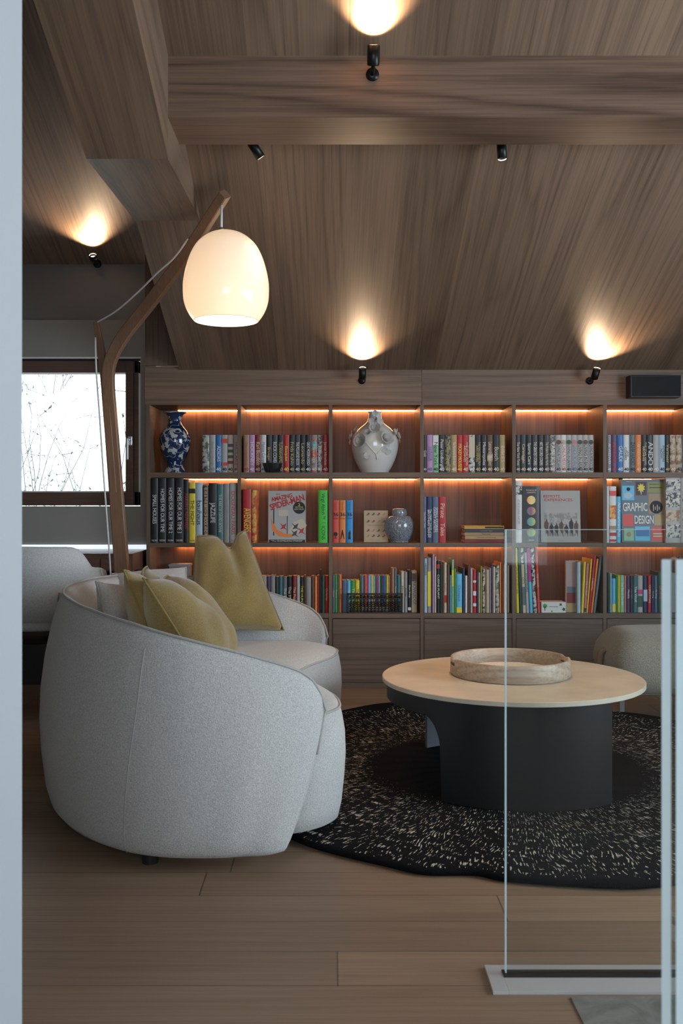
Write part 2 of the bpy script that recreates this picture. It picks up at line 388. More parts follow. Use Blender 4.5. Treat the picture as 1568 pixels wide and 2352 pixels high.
# outdoors: pale hillside with bare shrubs, overexposed
snow = plain('hillside', (.62, .63, .60), 1)
bm = bmesh.new(); N = 24; vs = []
for i in range(N+1):
    row = []
    for j in range(N+1):
        x = -7+9*i/N; y = 7.0+8*j/N
        row.append(bm.verts.new((x, y, -.3+(y-7)*.75+.15*math.sin(3*x+y)+.1*random.random())))
    vs.append(row)
for i in range(N):
    for j in range(N): bm.faces.new((vs[i][j], vs[i+1][j], vs[i+1][j+1], vs[i][j+1]))
obj('ground', bm, snow, smooth=True, kind=struct)
twig = plain('twig_bark', (.10, .11, .11), .9); leafm = plain('dry_leaf', (.12, .15, .14), .9)
def shrub(cx, cy, zb_, hgt, n, label):
    t = thing('shrub', label, 'shrub', (cx, cy, zb_), 'bare shrubs outside the window')
    bm = bmesh.new(); lm = bmesh.new()
    for i in range(n):
        a = random.uniform(0, 2*PI); L = hgt*random.uniform(.5, 1.0); p = Vector((cx+random.uniform(-.12, .12), cy+random.uniform(-.1, .1), zb_))
        d = Vector((math.cos(a)*.45, math.sin(a)*.25, 1)).normalized(); pts = []
        for k in range(7):
            pts.append(p.copy()); p = p+d*L/6; d = (d+Vector((random.uniform(-.3, .3), random.uniform(-.3, .3), random.uniform(-.25, .15)))).normalized()
        tube(pts, .004, 4, bm, rads=[.006*(1-k/8) for k in range(7)])
        for k in range(2, 7):
            q = pts[k]; e = Vector((random.uniform(-1, 1), random.uniform(-.5, .5), random.uniform(-.3, .8))).normalized()
            tube([q, q+e*.1, q+e*.2+Vector((0, 0, .04))], .002, 3, bm, rads=[.003, .002, .001])
            for _ in range(3):
                c = q+e*random.uniform(.03, .2); s = random.uniform(.008, .02); u = Vector((random.uniform(-1, 1), random.uniform(-1, 1), random.uniform(-1, 1))).normalized(); v = u.orthogonal().normalized()
                f = [lm.verts.new(c+u*s), lm.verts.new(c+v*s*.5), lm.verts.new(c-u*s), lm.verts.new(c-v*s*.5)]; lm.faces.new(f)
    obj('branches', bm, twig, t); o = obj('leaves', lm, leafm, t); o['kind'] = 'stuff'
shrub(-1.75, 7.0, -.1, 2.2, 26, 'bare twiggy shrub outside the window, nearest the lamp post')
shrub(-2.75, 8.4, .5, 2.0, 22, 'bare twiggy shrub outside, in the middle of the window')
shrub(-3.0, 10.2, 1.6, 1.9, 20, 'low bare shrub outside, at the left edge of the window')

# ------------------------------------------------------------------ bookcase
YK = YB+.35                                     # back panel face
px_part = [340, 549, 759, 969, 1180, 1389, 1599]
xp = [X(p, YB) for p in px_part]; HT = .0105    # half thickness of partitions
bc = thing('bookcase', 'built-in dark elm bookcase of six lit bays with drawers below', 'bookcase', (.5, YB, 0))
zs = [(Z(930, YB), 9), (Z(1085, YB), Z(1097, YB)), (Z(1247, YB), Z(1257, YB)), (Z(1409, YB), Z(1420, YB))]
ztop = Z(930, YB); zfloor_sh = Z(1409, YB)
for i, x in enumerate(xp):
    obj('side_panel' if i in (0, 6) else 'partition', B(x-HT, x+HT, YB, YK+.015, .0, ztop, bev=.001), w_fram, bc)
for b in range(6):
    xa, xb = xp[b]+HT, xp[b+1]-HT
    obj('back_panel', B(xa, xb, YK, YK+.012, .05, ztop), w_back, bc)
    for (t_, b_) in zs[1:]:
        obj('shelf', B(xa, xb, YB+.002, YK, b_, t_, bev=.001), w_shlf, bc)
    zl = Z(1567, YB)
    bm = B(xa+.003, xb-.003, YB+.001, YB+.02, zl, Z(1421.5, YB), bev=.001)
    df = obj('drawer_front', bm, w_draw, bc)
    obj('drawer_box', B(xa+.006, xb-.006, YB+.025, YK-.01, zl+.01, Z(1424, YB)), black, df)
obj('toe_kick', B(xp[0], xp[6], YB+.015, YB+.03, 0, Z(1568.5, YB)), w_draw, bc)
# fascia boards with the top board under them
for (a, b) in ((333, 968), (968.8, 1640)):
    obj('fascia', B(X(a, YB), X(b, YB), YB-.002, YB+.02, ztop, ZK+.02), w_fasc if a < 900 else wood('elm_fascia_right', (.20, .13, .088), (.09, .057, .038), 'x', 'z', seed=25), bc)
obj('top_board', B(xp[0], xp[6], YB+.02, YK, ztop, ztop+.012), w_shlf, bc)
led = emis('led_warm', (1, .44, .18), 34.0)
for b in range(6):
    for r, zt_ in enumerate((ztop, zs[1][1], zs[2][1])):
        xa = xp[b]+HT+.002 if b else X(410, YK)
        xb = xp[b+1]-HT-.002
        obj('led_strip', B(xa, xb, YK-.018, YK-.006, zt_-.0042, zt_-.0005), led, bc, label='glowing warm light strip')

# ------------------------------------------------------------------ things on the shelves
ORD = ['first', 'second', 'third', 'fourth', 'fifth', 'sixth', 'seventh', 'eighth', 'ninth', 'tenth', 'eleventh', 'twelfth', 'thirteenth',
       'fourteenth', 'fifteenth', 'sixteenth', 'seventeenth', 'eighteenth', 'nineteenth', 'twentieth', 'twenty-first', 'twenty-second',
       'twenty-third', 'twenty-fourth', 'twenty-fifth', 'twenty-sixth', 'twenty-seventh', 'twenty-eighth', 'twenty-ninth', 'thirtieth', 'thirty-first', 'thirty-second', 'thirty-third', 'thirty-fourth', 'thirty-fifth']
ROW = {1: 'top', 2: 'middle', 3: 'bottom'}
PAL = {'black': (.014, .014, .016), 'charcoal': (.035, .037, .042), 'grey': (.28, .27, .26), 'silver': (.42, .41, .40), 'white': (.68, .68, .66),
       'cream': (.58, .5, .38), 'tan': (.34, .22, .12), 'brown': (.11, .05, .03), 'lilac': (.48, .26, .48), 'red': (.45, .02, .025),
       'dark red': (.22, .02, .02), 'orange': (.75, .22, .04), 'yellow': (.78, .60, .04), 'gold': (.40, .29, .12), 'green': (.06, .30, .06),
       'bright green': (.06, .55, .05), 'pale green': (.25, .5, .30), 'dark green': (.02, .08, .05), 'teal': (.05, .16, .18), 'blue': (.03, .16, .42),
       'bright blue': (.02, .27, .65), 'pale blue': (.40, .52, .62), 'sky blue': (.12, .48, .72), 'navy': (.02, .035, .10), 'slate blue': (.09, .13, .22),
       'purple': (.10, .05, .13), 'magenta': (.48, .03, .22), 'pink': (.55, .18, .22), 'coral': (.62, .07, .05), 'olive': (.24, .24, .05), 'slate': (.12, .15, .18)}
def bookmat(c):
    return plain('cover_'+c.replace(' ', '_'), PAL[c], .42, spec=.45)
def spotty(name, c1, c2, scale):
    """printed picture surface: blotches of two colours"""
    if name in MATS: return MATS[name]
    m, t, b = nt(name); tc = t.nodes.new('ShaderNodeTexCoord')
    f = noise(t, tc.outputs['Object'], scale, 4, .6); c = ramp(t, f, [(.44, c1), (.54, c2)]); t.links.new(c, b.inputs['Base Color'])
    b.inputs['Roughness'].default_value = .45; MATS[name] = m; return m
PIC = {'palm': spotty('print_palm', (.05, .09, .05), (.45, .45, .42), 45), 'fern': spotty('print_fern', (.02, .02, .02), (.22, .2, .12), 60),
       'floral': spotty('print_floral', (.25, .12, .06), (.55, .45, .33), 25), 'stone': spotty('print_stone', (.06, .055, .05), (.35, .33, .3), 70),
       'ink': spotty('print_ink', (.03, .03, .03), (.6, .58, .52), 50), 'flame': spotty('print_flame', (.5, .05, .02), (.75, .4, .08), 30),
       'mixed': spotty('print_mixed', (.1, .25, .25), (.5, .4, .2), 30), 'redteal': spotty('print_red_teal', (.5, .05, .03), (.1, .35, .35), 14)}
def book(x0, x1, yf_, zb_, h, dep, color, title='', tc='w', mark=None, label='', group=None, lean=0, bands=(), tfrac=.62, pic=None, tpos=.5, th=.62, cat='book', name='book', foot=None):
    """standing book: hard cover bent round a page block, spine towards the room"""
    wdt = x1-x0; cx = (x0+x1)/2; bt = min(.003, wdt*.12); bow = min(.003, wdt*.15)
    arc = [(-wdt/2+bt*.3+(wdt-bt*.6)*k/6, -bow*math.sin(PI*k/6)) for k in range(7)]
    outer = [(-wdt/2, dep)]+[(-wdt/2, .002)]+arc[1:-1]+[(wdt/2, .002), (wdt/2, dep)]
    inner = [(wdt/2-bt, dep), (wdt/2-bt, .005), (-wdt/2+bt, .005), (-wdt/2+bt, dep)]
    bm = bmesh.new(); pts = outer+inner; n = len(pts)
    A = [bm.verts.new((p[0], p[1], 0)) for p in pts]; T = [bm.verts.new((p[0], p[1], h)) for p in pts]
    for i in range(n): bm.faces.new((A[i], A[(i+1) % n], T[(i+1) % n], T[i]))
    m = len(outer)
    for V in (A, T):
        bm.faces.new([V[0], V[1], V[m+2], V[m+3]]); bm.faces.new([V[m-2], V[m-1], V[m], V[m+1]])
        bm.faces.new(V[1:m-1]+[V[m+1], V[m+2]])
    mat = PIC[pic] if pic else bookmat(color)
    o = obj(name, bm, mat, None, world=False); o.location = (cx, yf_, zb_)
    obj('pages', B(-wdt/2+bt*1.02, wdt/2-bt*1.02, .0055, dep-.004, .002, h-.0035), pages, o, world=False)
    ft = -bow-.0006
    for (f0, f1, bc_) in bands:
        bm = bmesh.new(); box(bm, -wdt/2+bt*.35, wdt/2-bt*.35, ft, .0, h*f0, h*f1)
        obj('spine_band', bm, PIC[bc_] if bc_ in PIC else bookmat(bc_), o, world=False, label=(bc_ if bc_ not in PIC else 'printed')+' band on the spine')
    o.location = (0, 0, 0)
    ft -= .0006
    if title:
        lines = title.split('|'); k = len(lines)
        for j, s in enumerate(lines):
            xx = (wdt*.78)*((k-1)/2-j)/k if k > 1 else 0
            text(s, (xx, ft, h*tpos), h*tfrac, wdt*th/(k**.8), inks[tc], o, DOWN, 'spine_lettering')
    if mark: text('40', (0, ft, h*.085), wdt*.8, wdt*.55, inks[mark], o, UPR, 'series_number', bold=.02)
    if foot: text(foot, (0, ft, h*.035), wdt*.8, wdt*.22, inks[tc], o, UPR, 'imprint')
    o.location = (cx, yf_, zb_)
    if lean: o.rotation_euler = (0, lean, 0)
    return tag(o, label, cat, group)

def shelf_books(row, bay, Y, base, dep, items, mark=False, start=1):
    """items: (px0, px1, top_px, colour, title, ink, extra dict)"""
    for i, it in enumerate(items):
        p0, p1, top, colr, title, ink = it[:6]; ex = dict(it[6]) if len(it) > 6 else {}
        look = ex.pop('look', None) or colr
        inkname = {'k': 'black', 'w': 'white', 'g': 'gold', 'r': 'red', 'y': 'yellow', 'b': 'dark blue', 'c': 'cream', 'e': 'grey'}[ink]
        if title and 'label' not in ex: look = look+' '+inkname+'-lettered'
        lab = ex.pop('label', None) or f"{look} book, {ORD[i+start-1]} from left on {ROW[row]} shelf of {ORD[bay-1]} bay"
        zb_ = Z(base, Y) if False else {1: zs[1][0], 2: zs[2][0], 3: zs[3][0]}[row]
        h = Z(top, Y)-zb_
        mk = ex.pop('mark', (ink if mark else None))
        book(X(p0, Y)+.0004, X(p1, Y)-.0004, Y, zb_+.0002, h, ex.pop('dep', dep), colr, title, ink, mk, lab,
             f"books on the {ROW[row]} shelf of the {ORD[bay-1]} bay", **ex)
circ = plain('disc', (.2, .1, .06), .5)
Y1 = 5.61
T = 999
shelf_books(1, 1, Y1, 1083, .155, [
 (464.5, 480.5, T, 'grey', '', 'w', dict(pic='palm', look='palm-patterned', mark='k')), (481, 494.5, T, 'silver', 'Peter Lindbergh', 'e'),
 (495, 508.5, T, 'blue', 'ADIDAS', 'w', dict(tfrac=.42)), (509, 522.5, T, 'silver', '', 'k', dict(bands=((.78, .90, 'coral'), (.18, .27, 'coral')), look='pale red-squared', mark='k')),
 (523, 536, T, 'cream', '', 'k', dict(bands=((.68, .76, 'purple'), (.53, .61, 'dark green'), (.38, .46, 'brown'), (.23, .31, 'dark red')), look='cream multi-dotted', mark='k')),
 (536.5, 549.5, T, 'silver', 'ERIC CARLE', 'r')], True)
P2 = [559, 572, 585, 599, 611, 624, 637, 650.5, 664, 676.5, 689, 701, 714, 728, 740.5, 753.5]
I2 = [('tan', 'Christo and Jeanne-Claude', 'r'), ('lilac', 'HOCKNEY', 'w'), ('dark red', 'Karl Blossfeldt', 'c'), ('white', 'Matisse Cut-outs', 'b'), ('black', 'Bruegel', 'g'),
      ('charcoal', 'ROCK COVERS', 'w'), ('black', 'TUTANKHAMUN', 'g'), ('red', 'Basquiat', 'y'), ('black', 'Frida Kahlo', 'g'), ('charcoal', 'THE POLAROID BOOK', 'w'),
      ('black', 'Leonardo', 'g'), ('black', 'GREAT MODERN DESIGN', 'w'), ('red', 'Hiroshige', 'c', dict(pic='redteal', look='red and teal')),
      ('grey', 'Renoir', 'w', dict(pic='stone', look='mottled grey')), ('red', 'Jamie Hewlett', 'w')]
shelf_books(1, 2, Y1, 1083, .155, [(P2[i], P2[i+1], T)+I2[i] for i in range(15)], True)
P4 = [971, 980, 993.5, 1007, 1021.4, 1035.7, 1049, 1062, 1076, 1090.5, 1104.5, 1118, 1131.6, 1147, 1160]
I4 = [('black', 'Dali', 'w'), ('lilac', 'CHRISTIE|VAMPIRES', 'b', {'look': 'lilac'}), ('pale green', 'New York', 'k', dict(bands=((.72, .98, 'white'),))), ('black', 'Peter Lindbergh', 'w', dict(tfrac=.75)),
      ('black', 'The Garden of Delights', 'g', dict(pic='fern', look='dark patterned')), ('gold', 'The Hieronymus Bosch Book', 'w'), ('red', 'MICKEY MOUSE', 'y', dict(tpos=.45)),
      ('red', 'THE STAR WARS|ARCHIVES', 'c'), ('charcoal', '', 'w', dict(bands=((.4, .95, 'cream'),), look='cream and grey', pic='ink', mark='w')), ('black', 'THE WALT DISNEY FILM|ARCHIVES', 'g'),
      ('black', 'Motorcycles', 'w'), ('brown', 'Leonardo da Vinci', 'c', dict(bands=((.3, .5, 'floral'),))), ('black', 'Bosch', 'c', dict(tfrac=.35)), ('gold', 'BIBLES', 'c')]
shelf_books(1, 4, Y1, 1083, .155, [(P4[i], P4[i+1], T)+I4[i] for i in range(14)], True)
P5 = [1184, 1195, 1208, 1221.3, 1235, 1248.7, 1262, 1275.6, 1288, 1299.7, 1311.5, 1324.7, 1337.6, 1350, 1363]
lv = lambda c: dict(look='pale', dot=c)
I5 = [('charcoal', 'The New York Times', 'c'), ('charcoal', 'Caravaggio', 'c'), ('black', 'Sports Cars', 'w'), ('charcoal', 'THE GREATEST STORIES', 'w'), ('black', 'ART RECORD COVERS', 'w'),
      ('charcoal', 'The Modern Family Home', 'c'), ('grey', 'FABRICS', 'w', dict(pic='stone', look='mottled grey')), ('silver', 'LIVING IN TUSCANY', 'k', dict(tpos=.42)), ('white', 'LIVING IN MEXICO', 'r', dict(tpos=.42)),
      ('silver', 'LIVING IN JAPAN', 'k', dict(tpos=.42)), ('silver', 'LIVING IN PROVENCE', 'b', dict(tpos=.42)), ('silver', 'LIVING IN ASIA', 'k', dict(tpos=.42)), ('silver', 'LIVING IN BALI', 'k', dict(tpos=.42)), ('silver', 'LIVING IN MOROCCO', 'k', dict(tpos=.42))]
shelf_books(1, 5, Y1, 1083, .155, [(P5[i], P5[i+1], T)+I5[i] for i in range(14)], True)
dots = ['brown', 'floral', 'dark green', 'pink', 'charcoal', 'brown', 'charcoal']
def disc(parent, x, y, z, r, mat, name='printed_disc'):
    bm = bmesh.new(); n = 20
    A = [bm.verts.new((x+r*math.cos(2*PI*i/n), y, z+r*math.sin(2*PI*i/n))) for i in range(n)]
    C = [bm.verts.new((x+r*math.cos(2*PI*i/n), y+.0006, z+r*math.sin(2*PI*i/n))) for i in range(n)]
    bm.faces.new(A); bm.faces.new(C)
    for i in range(n): bm.faces.new((A[i], A[(i+1) % n], C[(i+1) % n], C[i]))
    return obj(name, bm, mat, parent, world=False)
liv = [o for o in COL.objects if o.name.startswith('book') and o.get('group') == 'books on the top shelf of the fifth bay'][7:]
for o, d in zip(liv, dots):
    hh = .213; disc(o, 0, -.0045, hh*.83, .0135, PIC[d] if d in PIC else bookmat(d))
P6 = [1394, 1403.5, 1417, 1431.4, 1445, 1459, 1472.5, 1485.5, 1499.5, 1513.4, 1526.6, 1538, 1552, 1566, 1580]
I6 = [('grey', 'AI WEIWEI', 'w'), ('purple', 'MASTER OF|SCIENCE FICTION', 'r'), ('blue', 'GAUDI', 'w', dict(tfrac=.4)), ('white', 'JAZZ|COVERS', 'k'), ('slate', 'ZAHA HADID', 'k'),
      ('orange', 'CASE STUDY HOUSES', 'c'), ('black', 'THE STAR WARS|ARCHIVES', 'c'), ('charcoal', 'ANDO', 'w', dict(th=.8)), ('silver', '', 'w', dict(look='plain silver', mark='w')), ('pale blue', 'INTERIORS|NOW!', 'k'),
      ('black', 'Vermeer', 'g'), ('tan', '', 'c', dict(pic='floral', look='brown floral', mark='c')), ('cream', '', 'k', dict(pic='floral', look='cream floral', mark='k')), ('slate', 'PHOTO', 'w')]
shelf_books(1, 6, Y1, 1083, .155, [(P6[i], P6[i+1], T)+I6[i] for i in range(14)], True)

# middle shelf, first bay: large art books
Y2 = 5.585
shelf_books(2, 1, Y2, 1247, .25, [
 (346.5, 362.8, 1098.5, 'black', 'SMALL HOUSES', 'w', dict(foot='TASCHEN', tfrac=.45, th=.55, tpos=.52)), (364, 381.6, 1098.5, 'black', 'HOMES FOR OUR TIME', 'w', dict(foot='TASCHEN', tfrac=.67, th=.5)),
 (383, 400, 1098.5, 'black', 'HOMES FOR OUR TIME 2', 'w', dict(foot='TASCHEN', tfrac=.7, th=.5)), (402, 421.5, 1098.5, 'black', 'HOMES FOR OUR TIME 3', 'w', dict(foot='TASCHEN', tfrac=.7, th=.5)),
 (422, 433, 1101, 'black', 'MARVIN E. NEWMAN', 'r', dict(foot='TASCHEN', tfrac=.55)), (434, 448.7, 1108.5, 'yellow', 'THE FIGHT', 'k', dict(foot='TASCHEN', tfrac=.42, tpos=.5, bands=((.82, .9, 'black'),))),
 (449.3, 464.7, 1108.5, 'pale blue', 'bauhaus', 'k', dict(foot='TASCHEN', tfrac=.4, th=.75)), (466, 478, 1115, 'brown', 'ELVIS & THE BIRTH OF ROCK AND ROLL', 'c', dict(foot='TASCHEN', tfrac=.92)),
 (479, 497.8, 1110, 'black', 'JAZZLIFE', 'w', dict(foot='TASCHEN', tfrac=.34, th=.75, tpos=.5)), (498.4, 512.4, 1112, 'teal', 'THE RISE OF DAVID BOWIE', 'c', dict(foot='TASCHEN', tfrac=.65, th=.45)),
 (513, 526, 1111, 'grey', 'BUTTERFLIES', 'e', dict(tfrac=.5)), (527, 542.6, 1109, 'silver', 'DOISNEAU PARIS', 'r', dict(foot='TASCHEN', tfrac=.75, th=.5))])
shelf_books(2, 2, Y2, 1247, .22, [
 (557, 577, 1124, 'red', 'AVENGERS', 'y', dict(tfrac=.45, th=.8, tpos=.42, look='thick red')), (577.8, 588.7, 1126, 'pink', '', 'k', dict(pic='flame', look='slim comic-printed', dep=.2))])
shelf_books(2, 2, 5.575, 1247, .2, [(731, 753, 1126, 'bright green', 'Virgil Abloh\u2122  \\  ICONS', 'k', dict(tfrac=.88, th=.5, label='bright green book with black lettering against the partition'))])
shelf_books(2, 3, Y2, 1247, .17, [
 (763.2, 778, 1149, 'coral', 'The New York Times', 'k', dict(tfrac=.2, tpos=.86, label='coral red travel book beside the orange one')),
 (779, 793.5, 1149, 'orange', 'The New York Times', 'k', dict(tfrac=.2, tpos=.86, label='orange travel book between the red and the blue')),
 (794.3, 810, 1149, 'bright blue', 'The New York Times', 'k', dict(tfrac=.2, tpos=.86, label='bright blue travel book beside the orange one'))])
trav = [o for o in COL.objects if 'travel book' in o.get('label', '')]
for i, o in enumerate(trav):
    L = o.location.copy(); o.location = (0, 0, 0); yy = -.0044
    text('36', (0, yy, .163), .03, .022, INK, o, UPR, 'number', bold=.01); text('HOURS', (0, yy, .14), .03, .008, INK, o, UPR, 'lettering')
    bm = bmesh.new()
    if i == 0:
        o.location = L; disc(o, 0, yy, .05, .012, INK, 'globe_emblem'); box(bm, -.008, .008, yy, yy+.0006, .025, .029); box(bm, -.002, .002, yy, yy+.0006, .028, .04)
    elif i == 1:
        prism(bm, [(-.012, .02), (-.008, .02), (0, .05), (.008, .02), (.012, .02), (.002, .075), (-.002, .075)], 1, yy, yy+.0006)
    else:
        prism(bm, [(-.008, .02), (.008, .02), (.006, .045), (.008, .055), (.003, .075), (-.001, .062), (-.006, .058), (-.006, .04)], 1, yy, yy+.0006)
    obj('landmark_emblem', bm, INK, o, world=False); o.location = L
shelf_books(2, 4, Y2, 1247, .2, [
 (971, 979, 1141, 'slate blue', 'The Fairy Tales', 'w', dict(look='slim blue')), (979.4, 992.3, 1141, 'navy', 'The FAIRY TALES of the|BROTHERS GRIMM', 'w', dict(tpos=.42)),
 (992.8, 1006.8, 1141, 'slate blue', 'SMALL STORIES|GREAT ARTISTS', 'w'), (1007.4, 1023.6, 1141, 'red', 'Pirate   Tales', 'c', dict(tfrac=.7, th=.6))])
def leaning_cover(px0, px1, top, bot, Y, th, mat, label, tilt=.1, name='book'):
    """a book shown cover forward, leaning back"""
    x0, x1 = X(px0, Y), X(px1, Y); wdt = x1-x0; h = (bot-top)/F*Y
    o = bpy.data.objects.new(name, None)
    bm = B(0, wdt, 0, .003, 0, h, bev=.0006); box(bm, 0, wdt, th-.003, th, 0, h, .0006); box(bm, -.001, .0025, .0005, th-.0005, 0, h)
    o = obj(name, bm, mat, None, world=False)
    obj('pages', B(.003, wdt-.003, .0031, th-.0031, .003, h-.003), pages, o, world=False)
    return o, wdt, h
def place(o, px0, Y, row, tilt):
    zb_ = zs[row][0]+.0004; o.location = (X(px0, Y), Y, zb_+.0); o.rotation_euler = (-tilt, 0, 0)
def patch(o, x0, x1, z0, z1, mat, name='cover_picture', y=-.0006, label=None):
    return obj(name, B(x0, x1, y, y+.0006, z0, z1), mat, o, world=False, label=label)
# comic annual, face out (characters left out; generic action shapes)
o, cw, ch = leaning_cover(616, 702, 1124, 1243, 5.63, .03, bookmat('silver'), '')
patch(o, .004, cw-.004, .0, .016, INK, 'title_strip'); text('"The CHAMELEON STRIKES!"', (cw/2, -.0013, .008), cw*.85, .009, PAPER, o)
R_ = lambda a: (Matrix.Rotation(-a, 3, 'Y') @ UPR)
text('the', (cw*.25, -.0013, ch*.935), .03, .012, RED, o, R_(.2)); text('AMAZING', (cw*.36, -.0013, ch*.865), cw*.58, .026, RED, o, R_(.22), bold=.03)
text('SPIDER-MAN', (cw*.5, -.0013, ch*.77), cw*.95, .038, RED, o, R_(.30), bold=.03)
disc(o, cw*.82, -.0014, ch*.67, .036, INK, 'round_badge'); text('2', (cw*.82, -.0022, ch*.725), .02, .016, inks['y'], o)
text('GREAT FEATURE-|LENGTH THRILLERS!'.replace('|', '\n'), (cw*.82, -.0022, ch*.66), .055, .02, inks['c'], o)
bm = bmesh.new(); prism(bm, [(.012+.00*k, .17) for k in range(1)]+[(.02, .13), (.05, .075), (.10, .05), (.17, .045), (.12, .028), (.06, .035), (.022, .07)], 1, -.0008, -.0002); obj('flame_shape', bm, bookmat('orange'), o, world=False)
patch(o, .028, .034, .04, .195, INK, 'drawn_post'); patch(o, .108, .112, .03, .17, INK, 'drawn_post'); patch(o, .06, .115, .155, .19, bookmat('cream'), 'speech_panel', -.0009)
bm = bmesh.new(); prism(bm, [(.115, .055), (.15, .12), (.20, .14), (.225, .10), (.20, .06), (.15, .05)], 1, -.0007, -.0002); obj('drawn_building', bm, bookmat('cream'), o, world=False)
for (a, b, c_) in ((.085, .10, 'red'), (.155, .10, 'navy'), (.19, .075, 'red'), (.15, .06, 'navy')):
    bm = bmesh.new(); prism(bm, [(a, b), (a+.02, b+.012), (a+.012, b-.015), (a+.03, b-.03), (a+.004, b-.018), (a-.015, b-.025), (a-.004, b-.006), (a-.02, b+.014)], 1, -.0013, -.0007); obj('drawn_shape', bm, bookmat(c_), o, world=False)
place(o, 616, 5.63, 2, .07); tag(o, 'face-out comic annual with red title letters and black round badge', 'book')
# bird book
kraft = bookmat('cream')
o, cw, ch = leaning_cover(836, 891, 1170, 1243, 5.66, .015, plain('cover_kraft', (.50, .36, .24), .7), '')
for r_, zz in enumerate((.168, .125, .07, .038)):
    for k in range(4):
        bx = cw*(.16+.22*k); bz = zz*ch/.19; c_ = ['brown', 'dark green', 'dark red', 'tan'][(k+r_) % 4]; s = .010
        bm = bmesh.new(); prism(bm, [(bx-s*1.3, bz-s*.6), (bx-s*.3, bz-s*.1), (bx+.0, bz+s*.7), (bx+s*.6, bz+s*.8), (bx+s, bz+s*.5), (bx+s*.8, bz-s*.2), (bx+s*.1, bz-s*.7)], 1, -.0008, -.0001)
        obj('printed_bird', bm, bookmat(c_), o, world=False)
text('OUR GARDEN BIRDS', (cw*.5, -.0013, ch*.53), cw*.72, .006, inks['e'], o); text('MATT SEWELL', (cw*.5, -.0013, ch*.06), cw*.42, .006, inks['e'], o)
place(o, 836, 5.66, 2, .06); tag(o, 'kraft-coloured book cover printed with rows of small birds', 'book')
# fifth bay, middle shelf
shelf_books(2, 5, Y2, 1247, .24, [(1182, 1198.6, 1105, 'white', 'ATLAS OF HUMAN ANATOMY', 'e', dict(tfrac=.4, th=.4, bands=((.78, .93, 'ink'),))),
 (1199.4, 1239, 1117, 'charcoal', '', 'w', dict(label='thick charcoal slipcase with four coloured discs'))])
o = [q for q in COL.objects if q.get('label') == 'thick charcoal slipcase with four coloured discs'][0]; hh = .325; L = o.location.copy(); o.location = (0, 0, 0)
def rainbow(name, a, b):
    m, t, bb = nt(name); tc = t.nodes.new('ShaderNodeTexCoord'); sp = t.nodes.new('ShaderNodeSeparateXYZ'); t.links.new(tc.outputs['Object'], sp.inputs[0])
    f = M(t, 'ADD', M(t, 'MULTIPLY', sp.outputs[0], 14), .5); c = ramp(t, f, [(0, a), (.5, b), (1, (.8, .6, .1))]); t.links.new(c, bb.inputs[0]); return m
for zz, a, b in ((.76, (.8, .25, .1), (.85, .7, .3)), (.565, (.15, .25, .3), (.3, .12, .2)), (.375, (.08, .2, .4), (.2, .45, .3)), (.185, (.6, .1, .2), (.15, .4, .12))):
    disc(o, 0, -.0045, hh*zz, .025, rainbow('disc_print', a, b))
text('THE BOOK OF', (0, -.0045, hh*.935), .062, .007, PAPER, o); text('COLOUR', (0, -.0045, hh*.915), .04, .007, RED, o); text('CONCEPTS', (0, -.0045, hh*.893), .05, .007, PAPER, o)
text('TASCHEN', (0, -.0045, hh*.045), .035, .006, PAPER, o); o.location = L
o, cw, ch = leaning_cover(1242.5, 1333.5, 1123, 1242.5, 5.63, .028, plain('cover_greige', (.42, .41, .39), .6), '')
text('REMOTE', (cw*.28, -.0013, ch*.885), cw*.42, .016, RED, o); text('EXPERIENCES', (cw*.45, -.0013, ch*.815), cw*.72, .016, RED, o)
text('Extraordinary travel adventures', (cw*.45, -.0013, ch*.765), cw*.72, .004, inks['e'], o)
patch(o, cw*.09, cw*.92, ch*.12, ch*.57, spotty('print_riders_field', (.25, .24, .23), (.40, .39, .37), 30), 'cover_photo')
for k in range(7):
    bx = cw*(.14+.125*k); bm = bmesh.new(); q = random.uniform(.8, 1.15)
    prism(bm, [(bx-.008, .035), (bx-.004, .06), (bx-.014, .085*q), (bx-.012, .105*q), (bx-.004, .112*q), (bx, .128*q), (bx+.006, .112*q), (bx+.013, .10*q), (bx+.01, .07), (bx+.008, .03), (bx+.003, .055), (bx-.003, .055)], 1, -.0012, -.0006)
    obj('printed_rider', bm, bookmat('black' if k % 3 else 'brown'), o, world=False)
text('TASCHEN', (cw*.5, -.0013, ch*.03), .03, .005, inks['e'], o)
place(o, 1242.5, 5.63, 2, .07); tag(o, 'grey face-out photo book with red title and a row of riders', 'book')
